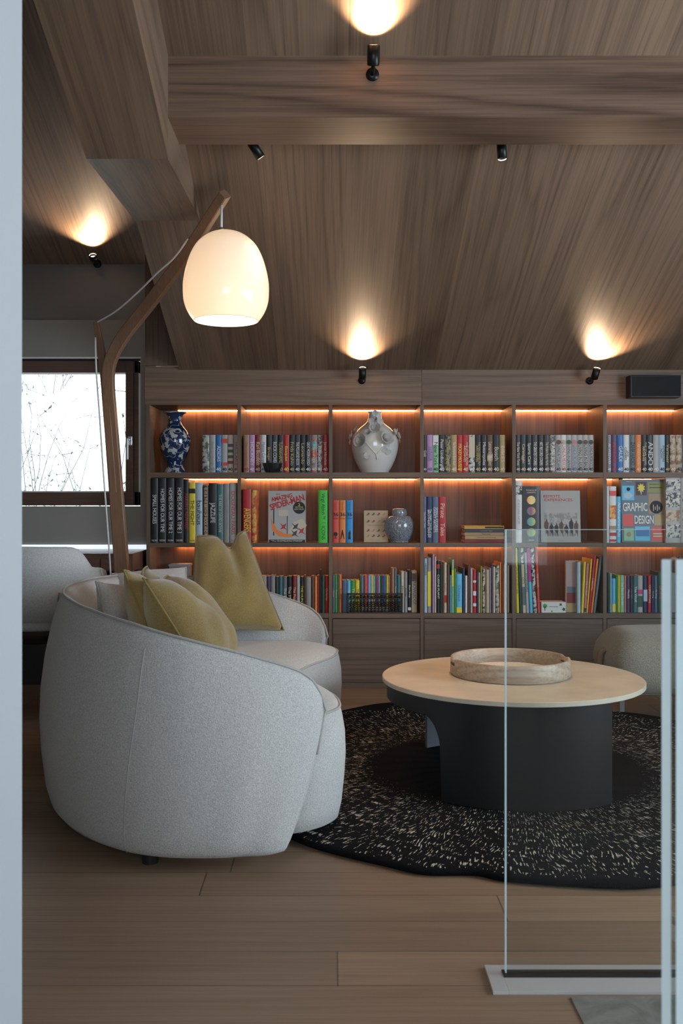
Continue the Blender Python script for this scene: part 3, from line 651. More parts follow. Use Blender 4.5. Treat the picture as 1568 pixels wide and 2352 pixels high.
# stack of five lying books in the fourth bay
ys = 5.62
for k, (c_, tt, ink) in enumerate((('dark red', 'Nicholas on Vacation', 'k'), ('gold', 'Nicholas and the Gang', 'k'), ('tan', 'Nicholas', 'k'), ('charcoal', 'Nicholas Again', 'e'), ('yellow', '', 'k'))):
    xa, xb = X(1066+k % 2*1.5, ys), X(1158.5-k % 3, ys); z0_ = zs[2][0]+.0003+k*.0196; hh = .019
    bm = bmesh.new(); box(bm, xa, xb, ys, ys+.15, z0_, z0_+.002); box(bm, xa, xb, ys, ys+.15, z0_+hh-.002, z0_+hh); box(bm, xa, xb, ys-.0015, ys+.003, z0_, z0_+hh, .0008)
    mat = bookmat(c_) if c_ != 'yellow' else plain('cover_mustard', (.5, .3, .06), .5)
    o = obj('book', bm, mat); rebase(o, (xa, ys, z0_)); obj('pages', B(xa+.002, xb-.002, ys+.0032, ys+.147, z0_+.0021, z0_+hh-.0021), pages, o)
    if tt: text(tt, ((xa*.45+xb*.55), ys-.0022, z0_+hh/2), .12, .009, inks[ink], o, UPR, 'spine_lettering')
    else: patch_ = obj('spine_band', B(xa+.12, xb-.004, ys-.0021, ys-.0015, z0_+.004, z0_+.014), INK, o)
    tag(o, ['dark red book at the bottom of the lying stack', 'ochre book second from bottom of the lying stack', 'tan book in the middle of the lying stack',
            'charcoal book second from top of the lying stack', 'mustard yellow book on top of the lying stack'][k], 'book', 'lying stack of slim books')
# sixth bay, middle shelf
shelf_books(2, 6, Y2, 1247, .2, [(1392, 1398.6, 1116.5, 'white', '', 'k', dict(look='plain white')), (1399, 1415, 1117, 'white', '', 'r', dict(bands=((.83, .92, 'coral'), (.42, .66, 'flame'), (.22, .3, 'tan'), (.12, .18, 'red'), (.02, .06, 'red')), look='white red-pictured')),
 (1415.5, 1425.6, 1140.6, 'sky blue', 'All-American Ads', 'w', dict(tfrac=.75, th=.7))])
shelf_books(2, 6, 5.70, 1247, .14, [(1420.5, 1430, 1099, 'brown', '', 'k', dict(bands=((.86, .93, 'orange'),), label='tall brown book with orange dot behind the graphic cover'))])
o, cw, ch = leaning_cover(1428, 1526.5, 1097.5, 1243, 5.60, .045, plain('cover_slate', (.06, .068, .075), .5), '')
cells = [(.02, .30, .67, .90, 'sky blue'), (.33, .60, .745, .965, 'dark red'), (.345, .585, .755, .955, 'black'), (.62, .99, .79, .96, 'olive'), (.63, .99, .455, .775, 'tan'), (.36, .99, .0, .001, 'slate'),
         (.03, .27, .26, .45, 'coral'), (.765, .985, .27, .445, 'gold'), (.05, .28, .03, .225, 'pale green'), (.31, .655, .03, .255, 'sky blue'), (.69, .985, .02, .25, 'coral')]
for k, (a, b, c_, d, co) in enumerate(cells):
    patch(o, cw*a, cw*b, ch*c_, ch*d, bookmat(co), 'cover_panel', -.0006-.0003*(k == 2))
bm = bmesh.new(); prism(bm, [(cw*(.465+.1*math.cos(a)*(1 if i % 2 else .6)), ch*(.865+.08*math.sin(a)*(1 if i % 2 else .6))) for i, a in enumerate([k*PI/9 for k in range(18)])], 1, -.0016, -.001); obj('printed_flower', bm, bookmat('yellow'), o, world=False)
patch(o, cw*.455, cw*.475, ch*.76, ch*.82, bookmat('cream'), 'printed_stem', -.0014)
bm = bmesh.new(); prism(bm, [(cw*(.16+.12*math.cos(a)*[1, .75][i % 2]), ch*(.745+.05*math.sin(a))) for i, a in enumerate([k*PI/5 for k in range(10)])], 1, -.0014, -.0008); obj('printed_torso', bm, bookmat('pale blue'), o, world=False)
disc(o, cw*.165, -.0016, ch*.845, .011, INK, 'printed_head'); disc(o, cw*.81, -.0012, ch*.56, .038, INK, 'printed_badge')
for k in range(4): patch(o, cw*(.735+.045*k), cw*(.75+.045*k), ch*(.5+.02*(k % 2)), ch*(.6-.03*(k % 2)), bookmat('cream'), 'printed_tooth', -.0022)
patch(o, cw*.66, cw*.95, ch*.865, ch*.875, INK, 'printed_bar', -.0012); patch(o, cw*.66, cw*.88, ch*.92, ch*.927, INK, 'printed_bar', -.0012)
disc(o, cw*.16, -.0014, ch*.13, .014, bookmat('tan'), 'printed_disc'); patch(o, cw*.33, cw*.64, ch*.10, ch*.20, bookmat('blue'), 'printed_boat', -.0012)
patch(o, cw*.73, cw*.95, ch*.13, ch*.15, bookmat('cream'), 'printed_line', -.0012); patch(o, cw*.73, cw*.95, ch*.09, ch*.11, bookmat('cream'), 'printed_line', -.0012)
text('GRAPHIC', (cw*.315, -.003, ch*.555), cw*.57, .066, PAPER, o, bold=.02); text('DESIGN', (cw*.52, -.003, ch*.355), cw*.45, .066, PAPER, o, bold=.02)
text('History of', (cw*.18, -.0014, ch*.965), cw*.25, .006, PAPER, o)
place(o, 1428, 5.60, 2, .05); tag(o, 'large face-out book with a dark cover of coloured poster panels', 'book')
shelf_books(2, 6, 5.575, 1247, .25, [(1528, 1562, 1097, 'silver', '', 'k', dict(label='thick white slipcase printed with small black pictures', bands=((.8, .97, 'ink'), (.55, .77, 'ink'), (.33, .5, 'floral'), (.08, .28, 'ink')))),
 (1562.5, 1580, 1096, 'silver', 'THE HISTORY', 'k', dict(label='pale book with black letters at the frame edge'))])

# bottom shelf
Y3 = 5.59
def thin(row, bay, Y, lst, dep=.14, start=1, **kw): shelf_books(row, bay, Y, 1407, dep, lst, False, start)
thin(3, 2, Y3, [(560, 575, 1322, 'slate', '', 'w'), (575.5, 592, 1320, 'brown', '', 'w'), (592.5, 612, 1323, 'grey', '', 'w'), (612.5, 621, 1324, 'purple', '', 'w'), (621.5, 631.5, 1322, 'grey', '', 'w'), (632, 640, 1325, 'charcoal', '', 'w'), (640.5, 649, 1324, 'teal', '', 'w'), (649.5, 659, 1326, 'slate', 'The Plot', 'w'),
 (659.7, 670, 1324, 'black', 'The Man', 'c'), (671.5, 680.5, 1323, 'dark red', 'The Pearl', 'c'), (681, 688.5, 1324, 'silver', '', 'w'), (689, 697.5, 1325, 'black', 'THE HUNT', 'y'), (698, 702, 1322, 'brown', '', 'w'), (702.5, 714, 1327, 'grey', '', 'w'),
 (714.7, 721.5, 1323, 'brown', '', 'c'), (722, 728.5, 1325, 'orange', '', 'w', {'look': 'rust orange'}), (729, 733.5, 1322, 'dark red', '', 'w'), (734, 738, 1309, 'black', '', 'w', {'look': 'tall thin black'}), (738.5, 746, 1323, 'dark green', '', 'w'), (746.5, 753.6, 1323, 'red', 'Christmas', 'c')])
l3 = [(763, 769, 1321, 'slate', 'Mystery', 'c'), (769.3, 774.5, 1321, 'green', 'Treasure', 'c'), (775, 778, 1321, 'teal', '', 'w'), (778.3, 784.5, 1321, 'orange', 'The Hunt', 'k'),
      (785.3, 796.5, 1333, 'slate blue', '', 'c'), (797, 805, 1333, 'sky blue', 'The One', 'w'), (805.5, 815.5, 1333, 'green', 'The One', 'c'), (816, 825.5, 1333, 'yellow', 'The One', 'k')]
cols = ['teal', 'grey', 'purple', 'orange', 'magenta', 'pale blue', 'sky blue', 'yellow', 'silver', 'teal', 'magenta', 'pale green', 'dark green', 'purple', 'blue', 'slate', 'yellow', 'gold']
x = 826.8
for k, c_ in enumerate(cols):
    l3.append((x, x+3.7, 1322, c_, '', 'w', dict(bands=((.03, .16, ['cream', 'white', 'pale blue'][k % 3]),)))); x += 3.8
l3 += [(895.6, 899, 1319, 'dark red', '', 'w'), (899.3, 905, 1305, 'tan', '', 'w', {'look': 'tall tan'}), (905.4, 911, 1306, 'slate', 'The Quest', 'c'), (911.5, 919.5, 1322, 'teal', '', 'w'), (920.5, 927.5, 1313, 'cream', 'Adventure', 'k'), (928, 935.5, 1314, 'grey', 'Stories', 'k'),
       (936.2, 944.2, 1310, 'black', 'Black Sheep', 'w', dict(bands=((.05, .12, 'white'),))), (945, 957, 1312, 'cream', 'KNOWLEDGE', 'b', dict(bands=((.76, .95, 'brown'),)))]
thin(3, 3, 5.62, l3)
l4 = [(48, 75, 155, 'pale blue', 'HEROES', 'k', dict(tfrac=.25, tpos=.8)), (77, 108, 150, 'grey', '', 'k', dict(bands=((.12, .75, 'yellow'),), look='grey and yellow')), (110, 118, 130, 'charcoal', '', 'w'), (119, 135, 125, 'lilac', '', 'k'), (137, 152, 140, 'cream', '', 'k'),
      (154, 183, 175, 'black', 'CUISINE PLANT', 'w', dict(bands=((.85, .93, 'red'),))), (185, 198, 190, 'dark green', '', 'w'), (200, 214, 205, 'brown', '', 'w'), (216, 239, 190, 'cream', 'Storybook', 'r', dict(bands=((.2, .35, 'red'),))), (241, 265, 205, 'brown', '', 'w'),
      (267, 279, 295, 'sky blue', '', 'k', {'look': 'short sky blue'}), (281, 300, 165, 'pale green', '', 'k', dict(bands=((.5, .8, 'yellow'),))), (302, 317, 240, 'green', '', 'w'), (319, 368, 285, 'sky blue', 'Octopus', 'b', dict(bands=((.0, .14, 'yellow'),), look='wide sky blue')), (370, 391, 235, 'navy', '', 'w'),
      (393, 412, 300, 'white', '', 'k'), (414, 434, 210, 'brown', '', 'w'), (437, 456, 240, 'silver', '', 'k'), (458, 487, 250, 'red', '', 'w', dict(bands=((.15, .22, 'white'), (.4, .5, 'white'), (.7, .75, 'white')))), (489, 503, 265, 'navy', '', 'w'), (505, 518, 275, 'cream', '', 'k'), (520, 537, 222, 'olive', '', 'w'),
      (539, 560, 240, 'charcoal', '', 'w', dict(pic='ink', look='black and white')), (562, 573, 245, 'tan', '', 'w'), (574, 593, 250, 'cream', '', 'k'), (595, 610, 235, 'grey', '', 'k'), (612, 625, 200, 'purple', '', 'w'), (627, 646, 225, 'cream', '', 'k'), (648, 680, 215, 'slate', '', 'w', dict(pic='palm', look='grey-green mottled')),
      (682, 696, 190, 'orange', '', 'w'), (698, 712, 195, 'brown', '', 'w'), (714, 726, 205, 'orange', '', 'w'), (728, 745, 200, 'tan', '', 'w'), (747, 765, 215, 'cream', '', 'w')]
thin(3, 4, 5.60, [(960+a*.2742, 960+b*.2742, 1240+c_*.2742)+tuple(r) for (a, b, c_, *r) in l4], .2)
# fifth bay: leaning groups
def leaners(lst, Y, start, dirn):
    for i, (p0, p1, top, lean, colr, title, ink, ex) in enumerate(lst):
        zb_ = zs[3][0]; ex = dict(ex); h = (Z(top, Y)-zb_)/math.cos(lean)
        look = ex.pop('look', colr); dep = ex.pop('dep', .2)
        lab = f"{look} book leaning {dirn}, {ORD[i+start-1]} from left on bottom shelf of fifth bay"
        book(X(p0, Y), X(p1, Y), Y, zb_+.0004+abs(math.sin(lean))*(X(p1, Y)-X(p0, Y))/2, h, dep, colr, title, ink, None, lab, 'books on the bottom shelf of the fifth bay', lean=lean, **ex)
leaners([(1185.5, 1192, 1259, -.03, 'yellow', 'ATLAS OF ADVENTURES', 'k', dict(th=.5)), (1193.7, 1199, 1259, -.035, 'dark green', '', 'w', {}), (1200.5, 1207.5, 1259, -.04, 'cream', 'CITY', 'k', dict(bands=((.12, .4, 'slate'), (.75, .95, 'ink')))), (1208.5, 1214.8, 1269, -.04, 'silver', 'LITTLE PEOPLE', 'k', {}),
         (1216.3, 1223.5, 1259, -.045, 'sky blue', '', 'w', dict(bands=((.48, .999, 'magenta'),), look='red and blue')), (1225, 1233, 1259, -.05, 'white', '', 'k', dict(pic='ink', look='white black-patterned')), (1234.5, 1240.5, 1259, -.045, 'coral', 'THE BOOK', 'c', {})], 5.585, 1, 'left')
leaners([(1325, 1333, 1291, .0, 'pale blue', '', 'w', dict(dep=.19)), (1334.5, 1339.5, 1291, .05, 'yellow', '', 'k', {}), (1340.2, 1345.6, 1294, .06, 'pink', 'THE WORLD', 'c', dict(bands=((.02, .1, 'navy'),))), (1346.3, 1349.5, 1284, .085, 'yellow', '', 'k', {}),
         (1350.2, 1355.4, 1276, .10, 'red', 'CHRISTMAS', 'w', {}), (1356.2, 1360.6, 1284, .11, 'orange', '', 'w', {}), (1361.5, 1367, 1277, .125, 'slate', '', 'w', {})], 5.585, 8, 'right')
# face of the turned pale book at the left of the right-hand group
o = thing('book', 'turned pink and brown picture book beside the leaf game box', 'book', (X(1301, 5.60), 5.62, zs[3][0]+.0004))
hh = Z(1289, 5.6)-zs[3][0]
bm = bmesh.new(); box(bm, 0, .060, 0, .003, 0, hh); box(bm, 0, .060, .018, .021, 0, hh); box(bm, .057, .060, 0, .021, 0, hh); obj('cover', bm, plain('cover_dusty_pink', (.40, .28, .26), .5), o, world=False)
obj('pages', B(.001, .057, .003, .018, .002, hh-.002), pages, o, world=False)
obj('printed_roof', B(.006, .056, -.0008, 0, hh*.38, hh*.5), bookmat('slate'), o, world=False); obj('printed_wall', B(.004, .056, -.0006, 0, hh*.18, hh*.38), bookmat('dark red'), o, world=False); obj('printed_lawn', B(.002, .056, -.0006, 0, .002, hh*.18), bookmat('gold'), o, world=False)
# leaf game box
Yg = 5.60; x0, x1 = X(1243, Yg), X(1299, Yg); zb_ = zs[3][0]; zt_ = Z(1383, Yg)
o = thing('game_box', 'small white box printed with leaves and trees', 'box', (x0, Yg, zb_))
obj('box_body', B(x0, x1, Yg, Yg+.1, zb_+.0003, zt_, bev=.001), bookmat('white'), o); obj('printed_side', B(x0-.0004, x0+.0002, Yg+.004, Yg+.096, zb_+.003, zt_-.003), bookmat('cream'), o)
cxm = (x0+x1)/2; text('MATCH A LEAF', (cxm, Yg-.0012, (zb_+zt_)/2+.004), .05, .006, INK, o)
def leafshape(parent, cx_, cz_, r, mat, spikes=7):
    bm = bmesh.new(); prism(bm, [(cx_+r*math.cos(a)*(1 if i % 2 else .55), cz_+r*math.sin(a)*(1 if i % 2 else .55)) for i, a in enumerate([k*PI/spikes for k in range(2*spikes)])], 1, Yg-.001, Yg-.0002)
    obj('printed_leaf', bm, mat, parent)
leafshape(o, x0+.02, zt_-.022, .017, bookmat('green'), 9); leafshape(o, x1-.012, zb_+.02, .012, bookmat('dark green'), 5); leafshape(o, x1-.03, zt_-.014, .010, bookmat('dark green'), 4); leafshape(o, x0+.06, zb_+.008, .007, bookmat('green'), 4)
obj('printed_trunk', B(x0+.018, x0+.022, Yg-.001, Yg-.0002, zb_+.012, zt_-.025), bookmat('brown'), o)
l6 = [(888, 906, 300, 'dark green', '', 'w'), (908, 924, 303, 'pale blue', '', 'w'), (926, 960, 350, 'sky blue', '', 'w', dict(bands=((.02, .25, 'yellow'),))), (963, 978, 320, 'green', '', 'w'), (980, 998, 320, 'yellow', '', 'k'), (1000, 1036, 320, 'pale green', 'The Secret Garden', 'w'), (1038, 1056, 325, 'pink', '', 'w'),
      (1060, 1088, 325, 'purple', 'Matilda', 'w'), (1090, 1118, 325, 'charcoal', 'The Night', 'e'), (1120, 1156, 325, 'teal', 'The Wolf', 'w'), (1159, 1205, 325, 'silver', '', 'k', dict(bands=((.15, .45, 'dark green'), (.5, .62, 'magenta')), look='silver green-banded')), (1208, 1246, 325, 'navy', '', 'w', dict(bands=((.3, .62, 'pale blue'),))),
      (1250, 1281, 325, 'red', 'CHRISTMAS', 'c'), (1284, 1308, 330, 'navy', 'The Ring', 'w'), (1310, 1338, 325, 'slate blue', 'Far Away', 'w'), (1341, 1384, 290, 'dark green', 'LIONS', 'r'), (1386, 1420, 300, 'grey', '', 'w'), (1422, 1460, 310, 'slate', '', 'w'), (1463, 1500, 300, 'silver', '', 'w'), (1503, 1540, 320, 'grey', '', 'w')]
thin(3, 6, 5.62, [(1170+a*.2538, 1170+b*.2538, 1240+c_*.2538)+tuple(r) for (a, b, c_, *r) in l6], .14)
# grey box on the bottom shelf behind the pillows
o = obj('storage_box', B(X(388, 5.7), X(432, 5.7), 5.7, 5.85, zs[3][0]+.0003, Z(1297, 5.7), bev=.002), plain('grey_board', (.22, .22, .22), .7)); tag(o, 'grey box on the bottom shelf, half hidden behind the cushions', 'box'); rebase(o, (X(388, 5.7), 5.7, zs[3][0]))
obj('box_lid', B(X(387, 5.7), X(433, 5.7), 5.698, 5.852, Z(1301, 5.7), Z(1296.6, 5.7)), plain('grey_board_lid', (.3, .3, .3), .6), o)

# abacus
ya = 5.572; x0, x1, z0, z1 = X(797.5, ya), X(925, ya), zs[3][0]+.0004, Z(1363, ya)
ab = thing('abacus', 'dark wooden abacus leaning before the bright paperbacks', 'abacus', (x0, ya, z0), None)
dk = wood('abacus_wood', (.035, .022, .016), (.015, .01, .008), 'x', 'z', seed=31)
bm = bmesh.new(); box(bm, x0, x1, ya, ya+.02, z0, z0+.008, .001); box(bm, x0, x1, ya, ya+.02, z1-.008, z1, .001); box(bm, x0, x0+.008, ya, ya+.02, z0, z1, .001); box(bm, x1-.008, x1, ya, ya+.02, z0, z1, .001)
obj('frame', bm, dk, ab); zbar = z0+(z1-z0)*.73; obj('divider', B(x0+.008, x1-.008, ya+.002, ya+.018, zbar-.0025, zbar+.0025), dk, ab)
bead_me = None; bead_mat = plain('bead', (.03, .018, .012), .25)
for i in range(15):
    xx = x0+.02+(x1-x0-.04)*i/14
    rod = obj('rod', tube([(xx, ya+.01, z0+.006), (xx, ya+.01, z1-.006)], .0012, 6), dk, ab)
    for zz in [z0+.013+.0125*k for k in range(5)]+[zbar+.009+.003*(i % 2)]:
        if bead_me is None:
            b0 = obj('bead', lathe([(.002, -.006), (.0085, -.002), (.0098, 0), (.0085, .002), (.002, .006)], seg=14), bead_mat, rod, True, world=False); bead_me = b0.data; bo = b0
        else: bo = bpy.data.objects.new('bead', bead_me); COL.objects.link(bo); bo.parent = rod
        bo.location = Vector((xx, ya+.01, zz))-ab.location

# black bowl
c = W(625.5, 1083, 5.582); zb_ = zs[1][0]+.0003; yb_ = 5.603
o = obj('bowl', lathe([(0, 0), (.04, 0), (.044, .003), (.055, .03), (.061, .052), (.062, .054), (.059, .053), (.052, .03), (.04, .008), (0, .006)]), plain('black_lacquer', (.012, .013, .016), .18), None, True, world=False)
o.location = (X(625.5, 5.54), 5.545+.055, zb_); o.scale = (.93, .93, 1); tag(o, 'small glossy black bowl in front of the art books', 'bowl')
# keep the bowl on the shelf, before the spines
o.location.y = 5.60-.0; o.location = (X(625.5, 5.56), 5.628-.06, zb_); o.scale = (.93, .55, 1)

# blue and white vase
vy = 5.70
m, t, b = nt('blue_white_glaze'); tcn = t.nodes.new('ShaderNodeTexCoord')
vo = t.nodes.new('ShaderNodeTexVoronoi'); vo.inputs['Scale'].default_value = 21; vo.inputs['Randomness'].default_value = 1
nz = t.nodes.new('ShaderNodeTexNoise'); nz.inputs['Scale'].default_value = 55; nz.inputs['Detail'].default_value = 2
t.links.new(tcn.outputs['Object'], nz.inputs['Vector']); t.links.new(tcn.outputs['Object'], vo.inputs['Vector'])
f = M(t, 'ADD', vo.outputs['Distance'], M(t, 'MULTIPLY', M(t, 'SUBTRACT', nz.outputs[0], .5), 1.1))
f2 = M(t, 'ABSOLUTE', M(t, 'SUBTRACT', noise(t, tcn.outputs['Object'], 16, 1), .5))
cc = ramp(t, f, [(.30, (.50, .50, .46)), (.37, (.30, .36, .44)), (.41, (.012, .034, .095)), (.7, (.010, .028, .08))])
cc2 = mixc(t, M(t, 'LESS_THAN', f2, .008), cc, (.6, .6, .56))
t.links.new(cc2, b.inputs['Base Color']); b.inputs['Roughness'].default_value = .12; b.inputs['Coat Weight'].default_value = .6; MATS['bw'] = m
def px_prof(pts, cxp, Y, base_py, zbase):
    return [(w_/2/F*Y, (base_py-y_)/F*Y) for (w_, y_) in pts]
pv = [(0, 1083.5), (46, 1083.5), (48, 1080), (44, 1075), (36, 1067), (37, 1063), (46, 1053), (58, 1040), (68, 1025), (72, 1011), (70, 999), (62, 989), (48, 981), (36, 974), (29.5, 967), (29, 962), (33, 955), (42, 948), (52, 946), (52.5, 944.5), (48, 944.5), (36, 950), (24, 960), (24, 970), (0, 975)]
pf = px_prof(pv, 401.5, vy, 1083.5, 0)
pf2 = [(v[0], v[1]) for v in catmull([(r, z, 0) for r, z in pf], 96)]
pf2 = [(max(0, r), z) for r, z in pf2]
vs_ = thing('vase', 'tall blue vase with white flowers at the left end of the top shelf', 'vase', (X(401.5, vy), vy, zs[1][0]+.0003))
obj('vase_body', lathe(pf2, seg=64), m, vs_, True, world=False)
obj('lip_band', lathe([(.0665, .3545), (.069, .357), (.066, .3595), (.062, .358)], seg=48), plain('pale_glaze', (.45, .47, .48), .2), vs_, True, world=False)
obj('foot_band', lathe([(.058, .0), (.0625, .001), (.0625, .006), (.058, .007)], seg=48), plain('pale_glaze', (.45, .47, .48), .2), vs_, True, world=False)
# white vase with relief flowers
porc = plain('white_porcelain', (.66, .64, .61), .16, coat=.5)
wy_ = 5.70; pv = [(0, 1084), (58, 1084), (66, 1080), (80, 1068), (96, 1050), (106, 1032), (108.5, 1018), (106, 1006), (96, 994), (78, 983), (54, 974), (38, 967), (32, 958), (30, 946), (31, 944), (26, 944), (24, 950), (24, 965), (0, 970)]
pf = [(max(0, v[0]), v[1]) for v in catmull([(r, z, 0) for r, z in px_prof(pv, 860, wy_, 1084, 0)], 80)]
wv = thing('vase', 'round white porcelain vase covered with relief flowers', 'vase', (X(860.5, wy_), wy_, zs[1][0]+.0003))
obj('vase_body', lathe(pf, seg=64), porc, wv, True, world=False)
def surf_r(z):
    z = max(0, min(z, .35)); best = min((q for q in pf[2:62]), key=lambda q: abs(q[1]-z)); return best[0]
relief = plain('white_relief', (.82, .80, .77), .35)
def petal(bm, c, n, up, L, wd, curl):
    s = n.cross(up).normalized(); R = 5
    g = [[bm.verts.new(c+up*(L*i/R)+s*(wd*(j-2)/2*math.sin(PI*(.15+.75*i/R)))+n*(curl*(i/R)**2*(1+.25*math.sin(3*j))+.0035*abs(j-2)*.5+.002)) for j in range(5)] for i in range(R+1)]
    for i in range(R):
        for j in range(4): bm.faces.new((g[i][j], g[i+1][j], g[i+1][j+1], g[i][j+1]))
def flower(ang, z, size, name='flower', npet=(6, 9, 10)):
    r = surf_r(z); n = Vector((math.cos(ang), math.sin(ang), .25)).normalized(); c = Vector((r*math.cos(ang), r*math.sin(ang), z)); bm = bmesh.new()
    u = n.orthogonal().normalized()
    for ring_, k in enumerate(npet):
        for i in range(k):
            a = 2*PI*i/k+ring_*.5+random.uniform(-.1, .1); d = (Matrix.Rotation(a, 3, n) @ u)
            dd = (d+n*(1.5, .85, .42)[ring_]).normalized(); petal(bm, c+n*.003+d*size*.06*ring_, (n-dd*n.dot(dd)).normalized(), dd, size*(.42, .68, .95)[ring_], size*(.42, .55, .62)[ring_], (-.004, .001, .004)[ring_])
    bmesh.ops.solidify(bm, geom=bm.faces, thickness=.0014)
    obj(name, bm, relief, wv, False, world=False)
A0 = -PI/2
for da, z, s in ((-.62, .180, .044), (.42, .195, .044), (-.05, .255, .036), (-1.35, .215, .026), (1.25, .215, .024), (-.02, .315, .016), (-.35, .23, .02), (1.0, .235, .022), (-1.1, .25, .022)):
    flower(A0+da, z, s)
bm = bmesh.new()
def sp_(da, z, off=.004): r = surf_r(z)+off; return Vector((r*math.cos(A0+da), r*math.sin(A0+da), z))
tube([sp_(-.4, .17), sp_(-.15, .13), sp_(.02, .105), sp_(.06, .075)], .0025, 6, bm); tube([sp_(.02, .105), sp_(.18, .125), sp_(.3, .15)], .0025, 6, bm)
obj('stem', bm, relief, wv, True, world=False)
for da, z, a in ((-.42, .092, 2.7), (-.28, .10, 3.4), (.26, .125, .5), (.42, .12, .1), (.38, .14, .9), (-1.55, .225, 2.5), (1.45, .235, .9), (1.5, .2, -.4), (-1.5, .19, 3.6), (.0, .335, 1.6), (-.25, .29, 2.), (.3, .285, 1.)):
    c = sp_(da, z, .001); n = Vector((math.cos(A0+da), math.sin(A0+da), 0)); s = Vector((-math.sin(A0+da), math.cos(A0+da), 0)); d = s*math.cos(a)+Vector((0, 0, 1))*math.sin(a)
    bm = bmesh.new(); petal(bm, c, n, d.normalized(), .032, .020, .008); bmesh.ops.solidify(bm, geom=bm.faces, thickness=.0012); obj('leaf', bm, relief, wv, False, world=False)
# ginger jar
m, t, b = nt('ginger_jar_glaze'); tcn = t.nodes.new('ShaderNodeTexCoord')
vo = t.nodes.new('ShaderNodeTexVoronoi'); vo.inputs['Scale'].default_value = 125; vo.inputs['Randomness'].default_value = .35; t.links.new(tcn.outputs['Object'], vo.inputs['Vector'])
rg = M(t, 'ABSOLUTE', M(t, 'SUBTRACT', vo.outputs['Distance'], .34))
t.links.new(ramp(t, rg, [(.0, (.03, .04, .08)), (.07, (.06, .07, .11)), (.12, (.27, .29, .32)), (1, (.32, .34, .37))]), b.inputs['Base Color']); b.inputs['Roughness'].default_value = .15; b.inputs['Coat Weight'].default_value = .5
jy = 5.655; pv = [(0, 1246), (40, 1246), (43, 1243), (56, 1233), (67, 1218), (69, 1206), (64, 1195), (52, 1187), (38, 1184.5), (36, 1184)]
jr = thing('ginger_jar', 'small blue and grey patterned jar with a rounded lid', 'jar', (X(917, jy), jy, zs[2][0]+.0003))
obj('jar_body', lathe([(max(0, v[0]), v[1]) for v in catmull([(r, z, 0) for r, z in px_prof(pv, 917, jy, 1246, 0)], 48)]+[(0, .155)], seg=56), m, jr, True, world=False)
pl = [(0, 1184.3), (34, 1184.3), (35.5, 1183), (35.5, 1176), (33, 1170.5), (24, 1168.3), (0, 1167.6)]
obj('lid', lathe([(max(0, r), z) for r, z in px_prof(pl, 917, jy, 1246, 0)], seg=48), m, jr, True, world=False)

# ------------------------------------------------------------------ speaker on the fascia
x0, x1 = X(1444, 5.5), X(1560, 5.5)
sp = thing('speaker', 'flat black loudspeaker mounted on the fascia at the right', 'speaker', ((x0+x1)/2, YB, Z(912, 5.5)))
obj('speaker_body', B(x0, x1, 5.475, YB-.002, Z(913, 5.49), Z(862, 5.49), bev=.004), black_metal, sp)
obj('speaker_grille', B(x0+.014, x1-.003, 5.471, 5.476, Z(911, 5.49)+.002, Z(864, 5.49)-.002, bev=.002), plain('grille_cloth', (.012, .014, .016), .9, bump=.6, bscale=900), sp)

# ------------------------------------------------------------------ uplights and ceiling spots
lens_m = emis('lamp_lens', (1, .80, .58), 30)
def spot_light(name, loc, d, power, size, blend, parent, rad=.012):
    l = bpy.data.lights.new(name, 'SPOT'); l.energy = power; l.spot_size = size; l.spot_blend = blend; l.color = (1, .70, .44); l.shadow_soft_size = rad
    o = bpy.data.objects.new(name, l); COL.objects.link(o); o.parent = parent; o.location = Vector(loc)-wp(parent)
    o.rotation_euler = Vector(d).to_track_quat('-Z', 'Y').to_euler(); return o
def can(name, foot, d, r, L, label, power, cone, mount_n, cat='spotlight', group=None, blend=.55, arm=.028):
    """black cylinder lamp: foot is the hinge, d the direction it shines"""
    d = Vector(d).normalized(); foot = Vector(foot)
    t = thing(name, label, cat, foot, group)
    q = d.to_track_quat('Z', 'Y').to_matrix().to_4x4()
    def put(bm): bmesh.ops.transform(bm, matrix=Matrix.Translation(foot) @ q, verts=bm.verts); return bm
    obj('lamp_housing', put(lathe([(0, 0), (r*.9, 0), (r, .004), (r, L), (r*.9, L), (r*.86, L-.004), (r*.6, L-.022), (0, L-.024)], seg=28)), black_metal, t, True)
    obj('reflector', put(lathe([(r*.88, L-.001), (r*.80, L-.012), (r*.55, L-.020)], seg=28)), emis('reflector_glow', (1, .84, .66), 1.6), t, True)
    obj('lamp_lens', put(lathe([(0, L-.016), (r*.42, L-.016), (r*.5, L-.019)], seg=20)), lens_m, t, True)
    n = Vector(mount_n).normalized(); qm = n.to_track_quat('Z', 'Y').to_matrix().to_4x4(); bm = lathe([(0, 0), (r*1.05, 0), (r*1.05, .008), (0, .008)], seg=28)
    bmesh.ops.transform(bm, matrix=Matrix.Translation(foot-n*arm) @ qm, verts=bm.verts); obj('wall_mount', bm, black_metal, t, True)
    obj('hinge', tube([foot-n*(arm-.002), foot, foot+d*.012], r*.35, 10), black_metal, t, True)
    spot_light('beam', foot+d*(L+.004), d, power, cone, blend, t)
    return t
G1 = 'black cylinder uplights'
BL_ = .9
def up(px, py0, py1, Y, r, tilt, side, label, power, cone=1.9):
    foot = Vector(W(px, py0, Y)); d = Vector((side, -math.sin(tilt), math.cos(tilt)))
    L = abs(py0-py1)/F*Y/max(.4, math.cos(tilt))
    return can('wall_uplight', foot, d, r, L, label, power, cone, (0, -1, 0), 'uplight', G1, .8, .073 if Y < 4 else .098)
up(832, 869, 846, YB-.10, .0205, .50, 0, 'black uplight on the fascia above the white vase', 34)
up(1364, 870, 847, YB-.10, .0205, .50, .14, 'black uplight on the fascia beside the speaker', 34)
up(857, 151, 112, yf-.075, .022, .48, 0, 'black uplight on the face of the ceiling beam', 40)
